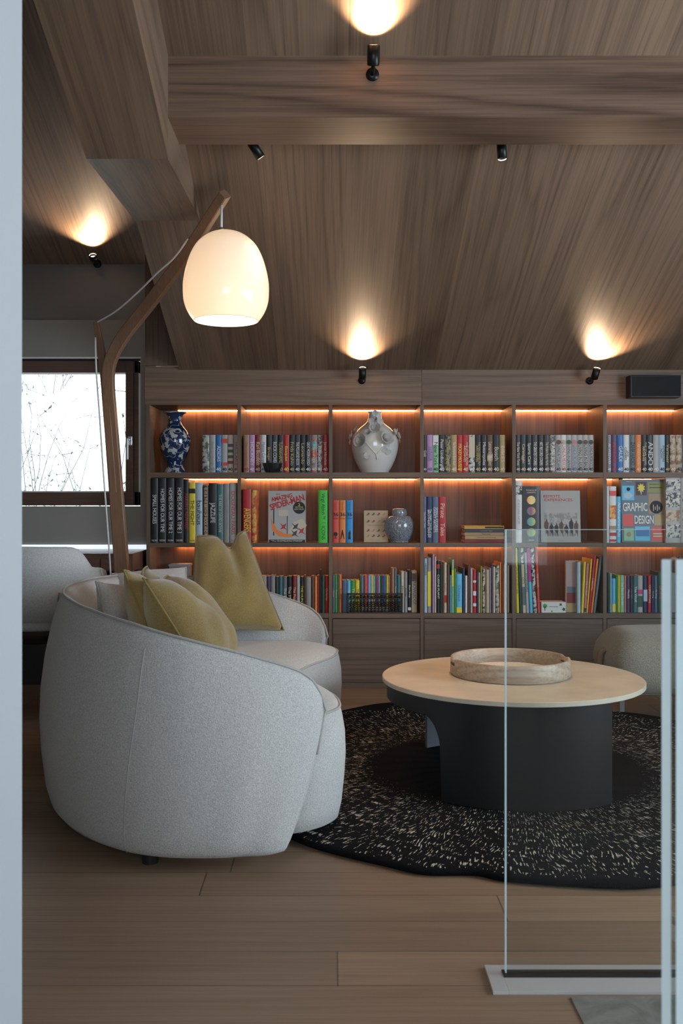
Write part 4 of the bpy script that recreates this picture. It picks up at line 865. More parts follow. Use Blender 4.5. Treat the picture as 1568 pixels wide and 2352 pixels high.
up(215, 597, 588, 5.65, .023, .80, 0, 'bright uplight at the top of the grey wall over the window', 34)
nrm = Vector((0, -SL, -1)).normalized()
def down(px, Y, d, label, power, cone):
    x = X(px, Y); foot = Vector((x, Y, zc(Y)))+nrm*.03
    return can('ceiling_spotlight', foot, d, .019, .07, label, power, cone, nrm, 'spotlight', 'black spotlights behind the beam', .7)
down(577, 3.835, (.42, .20, -.62), 'black tilted spotlight behind the beam above the globe lamp', 30, 1.7)
down(1150, 3.835, (.03, -.08, -1), 'black spotlight behind the beam near the middle, lens lit', 55, 1.0)

# ------------------------------------------------------------------ floor lamp
LB, LF = 4.74, 4.05                      # depth of the foot and of the globe
lp = thing('floor_lamp', 'arched wooden floor lamp with a white glass globe shade', 'floor lamp', (X(299, LB), LB, 0))
def board(path, name, w0, w1, dpt, dy=0):
    """bent wooden bar: path of (px, py, width px)"""
    P = catmull([W(p[0], p[1], p[3]) for p in path], 48); n = len(P); wd = [interp([k/(len(path)-1) for k in range(len(path))], [p[2] for p in path], i/(n-1))/F*P[i].y for i in range(n)]
    rings = []
    for i, p in enumerate(P):
        d = (P[min(i+1, n-1)]-P[max(i-1, 0)]).normalized(); s = Vector((d.z, 0, -d.x)).normalized(); h = wd[i]/2; e = dpt/2; c_ = .004; yv = d.cross(s).normalized()
        if yv.y < 0: yv = -yv
        rings.append([p+s*a+yv*(b_+dy) for a, b_ in ((-h+c_, -e), (h-c_, -e), (h, -e+c_), (h, e-c_), (h-c_, e), (-h+c_, e), (-h, e-c_), (-h, -e+c_))])
    return obj(name, loft(rings), w_lamp, lp)
board([(299, 1640, 34, 4.74), (290, 1500, 33, 4.72), (280, 1310, 32, 4.69), (267, 1130, 30, 4.66), (254, 960, 28, 4.63), (249, 880, 26, 4.60), (254, 830, 26, 4.57), (284, 772, 27, 4.52), (350, 688, 27, 4.42), (430, 580, 26, 4.27), (482, 500, 24, 4.15), (517, 446, 22, 4.06)], 'lamp_pole', 0, 0, .045)
board([(262, 1130, 17, 4.655), (248, 960, 18, 4.625), (240, 860, 18, 4.60), (230, 790, 16, 4.60), (221, 740, 12, 4.60)], 'lamp_fork', 0, 0, .038)
bmb = lathe([(0, 0), (.17, 0), (.175, .006), (.17, .02), (.05, .028), (0, .028)], c=(X(299, LB), LB, 0)); obj('lamp_base', bmb, w_lamp, lp, True)
obj('lamp_stem', tube([(X(299, LB), LB, .02), W(299, 1640, LB)], .018, 10), w_lamp, lp, True)
cordm = plain('white_cord', (.7, .7, .7), .6)
obj('cord', tube(catmull([W(432, 548, 4.22), W(400, 592, 4.26), W(360, 628, 4.32), W(320, 668, 4.40), (W(270, 712, 4.49)), W(224, 740, 4.57)], 40), .0042, 8), cordm, lp, True)
obj('cord', tube(catmull([W(219, 775, 4.57), W(221, 850, 4.57), W(229, 960, 4.58), W(237, 1080, 4.60), W(246, 1200, 4.62), W(254, 1320, 4.65), W(262, 1500, 4.68), W(285, 1650, 4.70)], 60), .0042, 8), cordm, lp, True)
obj('cord', tube([W(508.5, 472, LF), W(508.5, 530, LF)], .0052, 8), cordm, lp, True)
gc = W(508.5, 530, LF); gx, gy = X(519, LF), LF
obj('cord_grip', lathe([(.008, 0), (.01, .003), (.01, .012), (.006, .016)], c=(gx-.02, gy, gc[2]-.002), seg=16), steel, lp, True)
prof_px = [(0, 530), (40, 532), (90, 542), (134, 561), (163, 586), (183, 616), (195, 646), (197, 668), (194, 690), (184, 708), (168, 724), (150, 736)]
pf = [(w_/2/F*LF, Z(y_, LF)) for (w_, y_) in prof_px]
pf = [(max(0, v[0]), v[1]) for v in catmull([(r, z, 0) for r, z in pf], 60)]
rim_r, rim_z = pf[-1]
inner = [(max(0, r-.004), z-.003) for r, z in reversed(pf)]
m = bpy.data.materials.new('opal_glass'); m.use_nodes = True; t = m.node_tree; b = t.nodes['Principled BSDF']
b.inputs['Base Color'].default_value = (.80, .74, .66, 1); b.inputs['Roughness'].default_value = .08; b.inputs['Coat Weight'].default_value = .5
b.inputs['Emission Color'].default_value = (1, .86, .70, 1); b.inputs['Emission Strength'].default_value = .26
tl = t.nodes.new('ShaderNodeBsdfTranslucent'); tl.inputs[0].default_value = (.93, .88, .8, 1)
mx = t.nodes.new('ShaderNodeMixShader'); mx.inputs[0].default_value = .30; t.links.new(b.outputs[0], mx.inputs[1]); t.links.new(tl.outputs[0], mx.inputs[2]); t.links.new(mx.outputs[0], t.nodes['Material Output'].inputs[0])
obj('lamp_shade', lathe(pf+inner, c=(gx, gy, 0), seg=72), m, lp, True)
bulb = lathe([(0, .05), (.03, .04), (.045, .01), (.045, -.01), (.03, -.045), (.012, -.05), (.012, -.06), (0, -.06)], c=(gx, gy, Z(612, LF)), seg=24)
obj('bulb', bulb, emis('bulb_glow', (1, .86, .68), 5), lp, True)
l = bpy.data.lights.new('bulb_light', 'POINT'); l.energy = 4.5; l.color = (1, .72, .46); l.shadow_soft_size = .05
lo = bpy.data.objects.new('bulb_light', l); COL.objects.link(lo); lo.parent = lp; lo.location = Vector((gx, gy, Z(700, LF)))-lp.location

# ------------------------------------------------------------------ rug
rc = Vector((.70, 3.84)); ang_r = [(-132, 1.14), (-118, 1.14), (-112, 1.15), (-105, 1.11), (-100, 1.135), (-87, 1.165), (-79, 1.175), (-60, 1.2), (-40, 1.27), (-15, 1.22), (10, 1.32), (30, 1.26), (45, 1.29), (55, 1.27), (70, 1.24), (90, 1.27), (108, 1.31), (125, 1.22), (145, 1.2), (165, 1.12), (185, 1.15), (205, 1.08), (216, 1.12)]
P = catmull([(rc.x+r*math.cos(math.radians(a)), rc.y+r*math.sin(math.radians(a)), 0) for a, r in ang_r], 240, True)
ZR = .026; bm = bmesh.new(); rings = []
for s, z in ((.992, .0005), (1.0, .006), (1.003, .015), (.998, .022), (.985, ZR)):
    rings.append([bm.verts.new((rc.x+(p.x-rc.x)*s, rc.y+(p.y-rc.y)*s, z)) for p in P])
for k in range(1, 15):
    s = .985*(1-k/15); rings.append([bm.verts.new((rc.x+(p.x-rc.x)*s, rc.y+(p.y-rc.y)*s, ZR+.0006*math.sin(i*.9+k))) for i, p in enumerate(P)])
n = len(P)
for a, b_ in zip(rings, rings[1:]):
    for i in range(n): bm.faces.new((a[i], a[(i+1) % n], b_[(i+1) % n], b_[i]))
cv = bm.verts.new((rc.x, rc.y, ZR))
for i in range(n): bm.faces.new((rings[-1][i], rings[-1][(i+1) % n], cv))
m, t, b = nt('black_wool_rug'); tcn = t.nodes.new('ShaderNodeTexCoord'); sp_n = t.nodes.new('ShaderNodeSeparateXYZ'); t.links.new(tcn.outputs['Object'], sp_n.inputs[0])
wob = noise(t, tcn.outputs['Object'], 3.5, 2); wob2 = noise(t, tcn.outputs['Object'], 22, 1)
dx, dy = sp_n.outputs[0], sp_n.outputs[1]
ang = M(t, 'ARCTAN2', dy, dx); rad = M(t, 'SQRT', M(t, 'ADD', M(t, 'MULTIPLY', dx, dx), M(t, 'MULTIPLY', dy, dy)))
ang = M(t, 'ADD', ang, M(t, 'ADD', M(t, 'MULTIPLY', M(t, 'SUBTRACT', wob, .5), .10), M(t, 'MULTIPLY', M(t, 'SUBTRACT', wob2, .5), .008)))
na = t.nodes.new('ShaderNodeTexNoise'); na.inputs['Scale'].default_value = 1; na.inputs['Detail'].default_value = 0
t.links.new(comb(t, M(t, 'MULTIPLY', ang, 210), M(t, 'MULTIPLY', rad, 30), 0), na.inputs['Vector'])
nb = t.nodes.new('ShaderNodeTexNoise'); nb.inputs['Scale'].default_value = 1; nb.inputs['Detail'].default_value = 1
t.links.new(comb(t, M(t, 'MULTIPLY', ang, 30), M(t, 'MULTIPLY', rad, 150), 3.3), nb.inputs['Vector'])
nc = noise(t, tcn.outputs['Object'], 160, 1)
edge = t.nodes.new('ShaderNodeMapRange'); edge.inputs[1].default_value = .52; edge.inputs[2].default_value = .66; t.links.new(M(t, 'ADD', rad, M(t, 'MULTIPLY', M(t, 'SUBTRACT', nc, .5), .25)), edge.inputs[0])
edge2 = t.nodes.new('ShaderNodeMapRange'); edge2.inputs[1].default_value = 1.14; edge2.inputs[2].default_value = 1.26; edge2.inputs[3].default_value = 1; edge2.inputs[4].default_value = 0; t.links.new(M(t, 'ADD', rad, M(t, 'MULTIPLY', M(t, 'SUBTRACT', wob, .5), .35)), edge2.inputs[0])
fm = M(t, 'ADD', na.outputs[0], M(t, 'MULTIPLY', M(t, 'SUBTRACT', nc, .5), .30)); fm = M(t, 'ADD', fm, M(t, 'MULTIPLY', M(t, 'SUBTRACT', nb.outputs[0], .5), .35))
mk = M(t, 'MULTIPLY', M(t, 'GREATER_THAN', sp_n.outputs[2], .0236), 1.0)
mk = M(t, 'MULTIPLY', M(t, 'MULTIPLY', mk, M(t, 'GREATER_THAN', M(t, 'ADD', fm, M(t, 'MULTIPLY', M(t, 'SUBTRACT', wob2, .5), .30)), .70)), M(t, 'MULTIPLY', M(t, 'GREATER_THAN', edge.outputs[0], .35), M(t, 'GREATER_THAN', edge2.outputs[0], .5)))
t.links.new(mixc(t, mk, (.006, .006, .007), (.50, .46, .38)), b.inputs['Base Color']); b.inputs['Roughness'].default_value = 1; b.inputs['Sheen Weight'].default_value = .0
b.inputs['Specular IOR Level'].default_value = .1
bp = t.nodes.new('ShaderNodeBump'); bp.inputs['Strength'].default_value = .8; bp.inputs['Distance'].default_value = .004; t.links.new(noise(t, tcn.outputs['Object'], 190, 3), bp.inputs['Height']); t.links.new(bp.outputs[0], b.inputs['Normal'])
rug = obj('rug', bm, m, None, True); rebase(rug, (rc.x, rc.y, 0)); tag(rug, 'black wool rug with wavy edge and radiating white flecks', 'rug')

# ------------------------------------------------------------------ coffee table
tcx, tcy, R0 = .70, 3.75, .5; ZT = .402; zb0 = ZR+.002
tb = thing('coffee_table', 'round coffee table with pale top on a dark curved metal base', 'coffee table', (tcx, tcy, zb0))
m, t, b = nt('pale_tabletop'); tcn = t.nodes.new('ShaderNodeTexCoord'); f = noise(t, tcn.outputs['Object'], 5, 5, .6)
t.links.new(ramp(t, f, [(.3, (.44, .37, .28)), (.6, (.54, .465, .37))]), b.inputs['Base Color']); b.inputs['Roughness'].default_value = .45
obj('tabletop', lathe([(0, ZT-.018), (R0-.002, ZT-.018), (R0, ZT-.016), (R0, ZT-.002), (R0-.002, ZT), (0, ZT)], c=(tcx, tcy, 0), seg=160), m, tb, False)
dkm = plain('dark_bronze', (.011, .011, .012), .4, 0, spec=.35)
dkm_lit = plain('dark_bronze_lit', (.085, .092, .105), .5)  # base metal made paler: light on the back leg's inner face painted in
def wallstrip(a0, a1, zfun, name, r=.482, th=.012, n=70, mat=None):
    bm = bmesh.new(); prev = None
    for i in range(n+1):
        a = math.radians(a0+(a1-a0)*i/n); z0_ = zfun(a0+(a1-a0)*i/n); z1_ = ZT-.0185
        q = [bm.verts.new((tcx+rr*math.cos(a), tcy+rr*math.sin(a), z)) for rr, z in ((r, z0_), (r, z1_), (r-th, z1_), (r-th, z0_))]
        if prev:
            for k in range(4): bm.faces.new((prev[k], prev[(k+1) % 4], q[(k+1) % 4], q[k]))
        else: bm.faces.new(q)
        prev = q
    bm.faces.new(prev); o = obj(name, bm, mat or dkm, tb, False); 
    pass
    return o
apr = ZT-.0185-.062
def zf(a):   # front leg between -130.5 and -55.5, arch fillet on its left, apron further round
    if a > -131: return zb0
    d = (-131-a)*math.pi/180*.482
    return apr if d > .085 else max(zb0, apr-.125+.125*math.sqrt(max(0, 1-((.085-d)/.085)**2))) if d > .0005 else zb0
wallstrip(-232, -54.7, zf, 'base_front', n=220)
wallstrip(52, 128, lambda a: zb0, 'base_back', mat=dkm_lit)
obj('base_plate', lathe([(0, ZT-.03), (.46, ZT-.03), (.46, ZT-.019), (0, ZT-.019)], c=(tcx, tcy, 0), seg=80), dkm, tb)
# tray
tx, ty = .703, 3.79; trc = thing('tray', 'round wooden tray with low rim and cut handles on the coffee table', 'tray', (tx, ty, ZT+.001))
bm = bmesh.new(); seg = 96; Hh = .068; prof = [(.229, .0), (.233, .004), (.2325, .03), (.231, Hh-.003), (.2285, Hh), (.221, Hh), (.2185, Hh-.003), (.2185, .010)]
rows = []
for i in range(seg):
    a = 2*PI*i/seg; hnd = max(0, 1-min(abs(a-.12), abs(a-.12-2*PI), abs(a-PI-.12))/.16); dip = .006*(1-math.cos(PI*min(1, hnd*1.3)))/2
    rows.append([bm.verts.new((r*math.cos(a), r*math.sin(a), z-(dip if z > .04 else 0))) for r, z in prof])
for i in range(seg):
    a, b_ = rows[i], rows[(i+1) % seg]
    for k in range(len(prof)-1): bm.faces.new((a[k], b_[k], b_[k+1], a[k+1]))
obj('tray_rim', bm, w_tray, trc, True, world=False)
for sg in (0, PI):
    a = sg+.12; pts = [((.2255)*math.cos(a+k*.02), (.2255)*math.sin(a+k*.02), .045) for k in range(-6, 7)]
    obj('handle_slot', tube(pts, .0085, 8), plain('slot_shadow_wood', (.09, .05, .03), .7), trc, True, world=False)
obj('tray_bottom', lathe([(0, 0), (.229, 0), (.229, .006), (.2185, .010), (0, .010)], seg=96), w_tray, trc, False, world=False)
obj('inset_mat', lathe([(0, .0102), (.162, .0102), (.165, .019), (.162, .021), (0, .021)], seg=72), fabric('woven_mat', (.42, .32, .2), (.72, .6, .42), 140, 1.0), trc, False, world=False, label='pale woven round inset')

# ------------------------------------------------------------------ sofa
SY = 3.76
sofa = thing('sofa', 'curved light grey boucle sofa facing the coffee table', 'sofa', (-.55, SY, 0))
half = [(-.015, -.815), (-.13, -.875), (-.285, -.915), (-.45, -.92), (-.60, -.87), (-.76, -.735), (-.885, -.53), (-.965, -.27), (-.99, 0)]
full = half+[(x, -y) for x, y in reversed(half[:-1])]
SP = catmull([(x, y, 0) for x, y in full], 120); n = len(SP)
cum = [0]
for a, b_ in zip(SP, SP[1:]): cum.append(cum[-1]+(b_-a).length)
Ltot = cum[-1]
def ridge_z(s):
    d = min(s, Ltot-s)
    return interp([0, .02, .05, .09, .15, .27, .42, .6, .8, 1.0, 1.4], [.44, .50, .54, .568, .592, .63, .67, .712, .74, .755, .765], d)
ot = [0, .03, .1, .25, .4, .55, .7, .82, .92, .97, 1.0]; oo = [.028, .045, .060, .074, .080, .076, .062, .044, .024, .012, 0]
it_ = [1.0, .975, .93, .85, .7, .55, .4, .2, 0]; io = [-.012, -.030, -.052, -.08, -.112, -.13, -.14, -.14, -.13]
rings = []; ridge = []; seamL = {}
for i, p in enumerate(SP):
    d = (SP[min(i+1, n-1)]-SP[max(i-1, 0)]).normalized(); nn = Vector((d.y, -d.x, 0))     # outward
    if nn.dot(Vector((p.x+.45, p.y, 0))) < 0: nn = -nn
    s = cum[i]; e = min(s, Ltot-s); zr = ridge_z(s); fwd = -d if s < Ltot/2 else d
    k = min(1, e/.34); thick = .14+.86*(k*k*(3-2*k)); outk = .55+.45*min(1, e/.22)
    ring = []
    zb_ = .042
    for tt, off in list(zip(ot, oo))+list(zip(it_[1:], io[1:])):
        z = zb_+(zr-zb_)*tt; o_ = off*(outk if off > 0 else thick)
        sl = -.165*max(0, 1-z/.46)*max(0, 1-e/.9)
        q = p+nn*o_+fwd*sl; ring.append(Vector((q.x, q.y+SY, z)))
    rings.append(ring); ridge.append(Vector((p.x, p.y+SY, zr+.001)))
shell = obj('sofa_shell', loft(rings), sofa_fab, sofa, True)
# piping along the ridge and down the arm fronts
fr0 = [rings[0][k] for k in range(len(ot))]; fr1 = [rings[-1][k] for k in range(len(ot))]
obj('piping', tube(fr0[6:-1]+ridge+list(reversed(fr1[6:-1])), .0045, 8), pipe_fab, sofa, True)
# vertical panel seams on the outside
for idx in (27, 93):
    pts = [rings[idx][k]+Vector((0, 0, 0)) for k in range(len(ot)-2)]
    obj('seam', tube(pts, .0028, 6), pipe_fab, sofa, True)
# seat
out = [(-.55, -.84), (-.30, -.84), (-.14, -.825), (-.035, -.77), (.032, -.68), (.048, -.58), (.025, -.42), (-.06, -.20), (-.10, 0)]
seat = out+[(x, -y) for x, y in reversed(out[:-1])]+[(-.78, .6), (-.87, .3), (-.87, -.3), (-.78, -.6)]
SPt = catmull([(x, y, 0) for x, y in seat], 140, True); c0 = Vector((-.42, 0, 0))
def seat_ring(inset, z, sh=0):
    r = []
    for p in SPt:
        v = p-c0; q = c0+v*(1-inset/v.length); r.append(Vector((q.x+sh, q.y+SY, z)))
    return r
srows = [(.06, .045, 0), (.038, .052, 0), (.022, .10, 0), (.008, .18, 0), (0, .26, 0), (.004, .33, 0), (.018, .38, 0), (.03, .405, 0), (.05, .42, 0), (.10, .434, 0), (.2, .445, 0), (.32, .449, 0)]
bm = bmesh.new(); RR = [[bm.verts.new(v) for v in seat_ring(i_, z, sh)] for i_, z, sh in srows]; n = len(SPt)
for a, b_ in zip(RR, RR[1:]):
    for k in range(n): bm.faces.new((a[k], a[(k+1) % n], b_[(k+1) % n], b_[k]))
cv = bm.verts.new((c0.x, SY, .45))
for k in range(n): bm.faces.new((RR[-1][k], RR[-1][(k+1) % n], cv))
obj('seat', bm, sofa_fab, sofa, True)
obj('seat_piping', tube([Vector(v) for v in seat_ring(.030, .409)], .004, 8, closed=True), pipe_fab, sofa, True)
for (x, y) in ((-.54, -.875), (-.54, .875), (-.85, -.35), (-.85, .35), (-.08, -.62), (-.08, .62)):
    zf0 = ZR+.001 if (Vector((x, y+SY))-rc).length < 1.13 else 0
    obj('sofa_foot', lathe([(0, zf0), (.024, zf0), (.028, .055), (.028, .07), (0, .07)], c=(x, y+SY, 0), seg=20), black, sofa)

# cushions
def cushion(name, BL, BR, TR, TL, th, mat, pmat, label, chop=.0, group=None, chopu=.5, wrinkle=.0, nv=22, pull=.05, seed=0, chopw=.16):
    BL, BR, TR, TL = map(Vector, (BL, BR, TR, TL)); nrm_ = ((BR-BL).cross(TL-BL)).normalized(); rnd = random.Random(seed)
    upv = ((TL+TR)-(BL+BR)).normalized(); ph = [rnd.uniform(0, 6) for _ in range(6)]
    def P(u, v):
        uu = u+pull*math.sin(2*PI*u)*0; w_ = pull
        # edges bow inwards between the pointed corners
        u2 = u+(0.5-u)*2*w_*math.sin(PI*v)*abs(2*u-1); v2 = v+(0.5-v)*2*w_*math.sin(PI*u)*abs(2*v-1)
        p = BL*(1-u2)*(1-v2)+BR*u2*(1-v2)+TR*u2*v2+TL*(1-u2)*v2
        g = math.exp(-((u-chopu)/chopw)**2)
        p -= upv*chop*g*v**2.5
        return p
    def T(u, v):
        a = max(0, 4*u*(1-u))**.55*max(0, 4*v*(1-v))**.55
        dent = 1-.75*(1 if chop else 0)*math.exp(-((u-chopu)/(chopw*.6))**2)*v**2
        wr = wrinkle*(math.sin(9*u+5*v+ph[0])*math.sin(4*v+ph[1])+.5*math.sin(17*u-8*v+ph[2]))
        return (th/2*a*dent+wr*a)
    bm = bmesh.new(); G = []
    for sgn in (1, -1):
        g = []
        for i in range(nv+1):
            row = []
            for j in range(nv+1):
                if sgn == -1 and (i in (0, nv) or j in (0, nv)): row.append(G[0][i][j]); continue
                u, v = i/nv, j/nv; row.append(bm.verts.new(P(u, v)+nrm_*sgn*T(u, v)))
            g.append(row)
        G.append(g)
        for i in range(nv):
            for j in range(nv): bm.faces.new((g[i][j], g[i+1][j], g[i+1][j+1], g[i][j+1]))
    base = (BL+BR)/2; t = thing(name, label, 'cushion', base, group)
    obj('cushion_body', bm, mat, t, True)
    per = [P(i/nv, 0) for i in range(nv)]+[P(1, j/nv) for j in range(nv)]+[P(1-i/nv, 1) for i in range(nv)]+[P(0, 1-j/nv) for j in range(nv)]
    obj('piping', tube(per, .0038, 7, closed=True), pmat, t, True)
    return t
GC = 'cushions on the sofa'
g2 = lambda px, py, Y: W(px, py, Y)
# big mustard cushion against the far arm
cushion('cushion', g2(432, 1452, 4.33), g2(652, 1448, 4.46), g2(564, 1219, 4.62), g2(450, 1230, 4.48), .18, mustard, mustard_pipe, 'large upright mustard cushion with two pointed corners, against the far arm', .072, GC, .62, .008, seed=1, pull=.02, chopw=.15)
# grey cushion behind it
cushion('cushion', g2(262, 1420, 3.95), g2(450, 1415, 4.12), g2(428, 1303, 4.38), g2(256, 1318, 4.2), .13, sofa_fab2, pipe_fab, 'wide pale grey cushion against the sofa back, behind the mustard pair', .0, GC, .5, .003, seed=2)
cushion('cushion', g2(240, 1450, 3.50), g2(330, 1452, 3.72), g2(300, 1342, 3.80), g2(220, 1336, 3.60), .12, sofa_fab2, pipe_fab, 'small grey cushion tucked in the left corner of the sofa', .0, GC, .5, .003, seed=3)
# mustard pair propped against the sofa back, seen from their side
cushion('cushion', (-.53, 3.20, .45), (-.53, 3.62, .45), (-.71, 3.72, .83), (-.71, 3.30, .845), .17, mustard, mustard_pipe, 'mustard cushion squeezed behind the front one, its corner pointing up', .05, GC, .5, .005, seed=4, pull=.03)
cushion('cushion', (-.375, 3.12, .455), (-.36, 3.56, .455), (-.62, 3.66, .80), (-.632, 3.24, .822), .25, mustard, mustard_pipe, 'mustard cushion nearest the camera, its seam running down to the near arm', .05, GC, .5, .016, seed=5, pull=.03)

# ------------------------------------------------------------------ desk and desk chair
dk_ = thing('desk', 'dark wood built-in desk under the window', 'desk', (-1.8, 5.3, 0))
zd = Z(1270, 5.30)
obj('desktop', B(-2.55, -1.09, 5.28, 5.745, zd-.004, zd, bev=.001), plain('desk_surface', (.55, .56, .57), .25), dk_)
obj('light_strip', B(-2.55, -1.09, 5.735, 5.747, zd+.001, zd+.026), emis('cool_strip', (.78, .88, 1), .9), dk_, label='thin cool-white light strip along the back edge')
obj('desk_frame', B(-2.55, -1.09, 5.30, 5.745, zd-.1, zd-.004), w_desk, dk_)
for (a, b_) in ((-2.2, X(229, 5.29)), (X(232, 5.29), -1.1)):
    obj('drawer_front', B(a, b_, 5.288, 5.302, Z(1309, 5.29), Z(1283, 5.29), bev=.001), w_desk, dk_)
obj('side_panel', B(-2.55, -2.50, 5.30, 5.745, 0, zd-.1), w_desk, dk_); obj('side_panel', B(-1.115, -1.09, 5.55, 5.745, 0, zd-.1), w_desk, dk_)
obj('modesty_panel', B(-2.5, -1.115, 5.70, 5.745, .0, zd-.1), plain('dark_board', (.02, .018, .016), .7), dk_)
cy_ = 4.75; ch = thing('desk_chair', 'light grey upholstered desk chair with rounded back at the desk', 'chair', (X(110, cy_), cy_, 0))
# wrap-around back: arc in plan, rounded steps down to the arms
cxc = X(95, cy_); rings = []
for i in range(41):
    a = math.radians(-90+(-118+236*i/40)); ad = abs(-118+236*i/40)
    ztp = interp([0, 40, 50, 58, 66, 80, 105, 118], [.872, .868, .85, .79, .765, .76, .74, .70], ad)
    zbt = interp([0, 118], [.515, .515], ad); th = .022*(1 if ad < 110 else .7); r = .275
    ring = []
    for (q, f_) in ((-1, 0), (-1.2, .3), (-1, .8), (-.5, .97), (0, 1), (.5, .97), (1, .8), (1.2, .3), (1, 0)):
        flare = .035*f_*(1 if ad < 60 else .6)
        rr = r+flare-q*th; ring.append(Vector((cxc+rr*math.cos(a)*1.02, cy_+rr*math.sin(a)*.9, zbt+(ztp-zbt)*f_)))
    rings.append(ring)
obj('backrest', loft(rings), chair_fab, ch, True)
obj('seat', lathe([(0, .47), (.23, .47), (.25, .48), (.255, .51), (.24, .55), (.2, .56), (0, .565)], c=(cxc, cy_, 0), seg=48), chair_fab, ch, True)
obj('seat_shell', lathe([(0, .40), (.16, .40), (.21, .43), (.235, .475), (0, .476)], c=(cxc, cy_, 0), seg=48), wood('dark_leg', (.04, .025, .018), (.02, .012, .01), 'z', 'x', seed=40), ch, True)
for sx, sy in ((-1, -1), (1, -1), (-1, 1), (1, 1)):
    obj('leg', tube([(cxc+sx*.16, cy_+sy*.15, .41), (cxc+sx*.23, cy_+sy*.21, .0)], .015, 10, rads=[.018, .011]), wood('dark_leg', (.04, .025, .018), (.02, .012, .01), 'z', 'x', seed=40), ch, True)
obj('handle_slot', tube([W(137, 1362, 4.49), W(134, 1382, 4.48)], .006, 8), w_leg, ch, True)

# ------------------------------------------------------------------ upholstered stool at the right
oy = 4.75
st = thing('lounge_stool', 'beige boucle rounded stool seat on wooden legs beyond the coffee table', 'stool', (X(1500, oy), oy, 0))
x0 = X(1379, oy); x1 = x0+.78; rings = []
for i in range(33):
    u = i/32; x = x0+(x1-x0)*u; e = min(u, 1-u)*2; k = (1-(1-min(1, e/.34))**2.2)**.5 if e > 0 else .0
    k = max(k, .12); cz = .305-.02*(u > .5); hz = .155*k*(1+.05*math.sin(PI*u)); hy = .24*(.55+.45*k)
    rings.append([Vector((x, oy+hy*math.copysign(abs(math.cos(a))**.6, math.cos(a)), cz+hz*math.copysign(abs(math.sin(a))**.7, math.sin(a)))) for a in [2*PI*j/32 for j in range(32)]])
obj('seat_cushion', loft(rings), beige_fab, st, True)
seam_p = [Vector(r[k]) for r in rings[2:-2] for k in (20,)]
obj('seam', tube([Vector((v.x, v.y-.001, v.z)) for v in [r[21] for r in rings[1:-1]]], .0022, 6), plain('stool_seam', (.2, .17, .13), .9), st, True)
obj('arm_rail', tube(catmull([W(1388, 1492, oy-.05), W(1379, 1500, oy-.05), W(1376, 1540, oy-.05), W(1380, 1610, oy-.05)], 16), .016, 10, rads=None), w_leg, st, True)
for px_, yy in ((1427, 4.90), (1395, 4.55), (1660, 4.90), (1640, 4.55)):
    zf0 = ZR+.001 if (Vector((X(px_, yy), yy))-rc).length < 1.25 else .0
    obj('leg', B(X(px_, yy)-.012, X(px_, yy)+.012, yy-.012, yy+.012, zf0, .2, bev=.002), plain('pale_metal', (.5, .52, .54), .35, .7) if px_ == 1427 else w_leg, st)

# ------------------------------------------------------------------ glass balustrades
gl = glassy('balustrade_glass', (.93, .955, .95))
def glass_edge(name):
    if name in MATS: return MATS[name]
    m, t, b = nt(name); b.inputs['Base Color'].default_value = (.80, .88, .90, 1); b.inputs['Roughness'].default_value = .22
    b.inputs['Transmission Weight'].default_value = .35; b.inputs['IOR'].default_value = 1.45
    tl = t.nodes.new('ShaderNodeBsdfTranslucent'); tl.inputs[0].default_value = (.75, .88, .92, 1); mx = t.nodes.new('ShaderNodeMixShader'); mx.inputs[0].default_value = .4
    t.links.new(b.outputs[0], mx.inputs[1]); t.links.new(tl.outputs[0], mx.inputs[2]); t.links.new(mx.outputs[0], t.nodes['Material Output'].inputs[0]); MATS[name] = m; return m
ge = glass_edge('polished_glass_edge')
gy0 = 2.18; gx0 = X(1161, gy0); gz = Z(1216, gy0)
gb = thing('glass_balustrade', 'clear glass balustrade panel standing in a metal floor channel', 'balustrade', (gx0, gy0, 0))
obj('glass_panel', B(gx0+.002, 2.2, gy0, gy0+.012, .012, gz-.001), gl, gb)
obj('glass_edge', B(gx0-.0005, gx0+.0018, gy0, gy0+.012, .012, gz), ge, gb, label='bright polished upright edge')
obj('glass_edge', B(gx0+.002, 2.2, gy0+.002, gy0+.010, gz-.001, gz+.0002), ge, gb, label='polished top edge')
chm = plain('channel_metal', (.50, .49, .48), .4, .2)
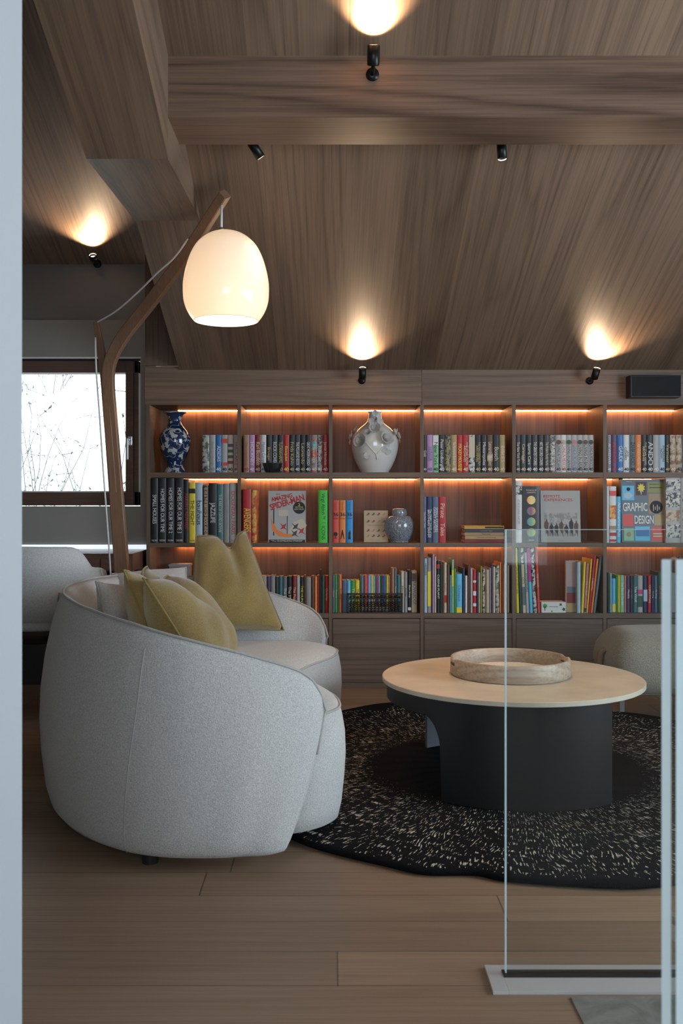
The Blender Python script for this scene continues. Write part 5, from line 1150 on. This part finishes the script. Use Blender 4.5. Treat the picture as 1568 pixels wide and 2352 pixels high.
bm = bmesh.new(); ya, yb2 = 2.107, 2.228; xl = X(1132, ya); xl2 = X(1115, yb2)
box(bm, gx0-.006, 2.2, ya, gy0-.012, 0, .008, .001); box(bm, gx0-.006, 2.2, gy0+.02, yb2, 0, .008, .001); box(bm, xl, gx0-.006, ya, yb2, 0, .008, .001)
obj('floor_channel', bm, chm, gb); obj('channel_gasket', B(gx0-.006, 2.2, gy0-.012, gy0+.02, .0, .0105), black, gb)
def leaning_pane(x, y, dx, dy, L, th, label):
    d = Vector((dx, dy, 0)).normalized(); s = Vector((d.y, -d.x, 0)); a = Vector((x, y, 0)); zt_ = Z(1285, 1.02)
    t = thing('stair_screen', label, 'glass screen', (x, y, 0), 'near glass panels at the stair')
    def pr(a0, a1, s0, s1, z0_, z1_, nm, mt):
        bm = bmesh.new(); q = [a+d*a0+s*s0, a+d*a1+s*s0, a+d*a1+s*s1, a+d*a0+s*s1]; prism(bm, [(v.x, v.y) for v in q], 2, z0_, z1_); obj(nm, bm, mt, t)
    pr(.002, L, 0, th, 0.0, zt_-.001, 'glass_sheet', gl); pr(0, .002, 0, th, 0.0, zt_, 'glass_edge', ge)
leaning_pane(X(1519, 1.02), 1.02, .52, .9, .55, .0092, 'near glass panel, left one of the two upright glass edges')
leaning_pane(X(1552, 1.02), 1.02, .52, .9, .55, .0092, 'near glass panel, right one at the frame edge')

# ------------------------------------------------------------------ fit the lettering
bpy.context.view_layer.update()
for o, L, H in TEXTS:
    d = o.dimensions
    if d.x > 1e-6 and d.y > 1e-6:
        sy = H/d.y; sx = L/d.x
        if sx > sy*1.25: sx = sy*1.25
        if sy > sx*1.9: sy = sx*1.9
        dg = bpy.context.evaluated_depsgraph_get()
        me = bpy.data.meshes.new_from_object(o.evaluated_get(dg)); me.transform(Matrix.Diagonal((sx, sy, 1, 1)))
        q = bpy.data.objects.new(o.name, me); COL.objects.link(q); q.parent = o.parent; q.location = o.location; q.rotation_euler = o.rotation_euler
        nm = o.name.split('.')[0]; cu = o.data; bpy.data.objects.remove(o); bpy.data.curves.remove(cu); q.name = nm
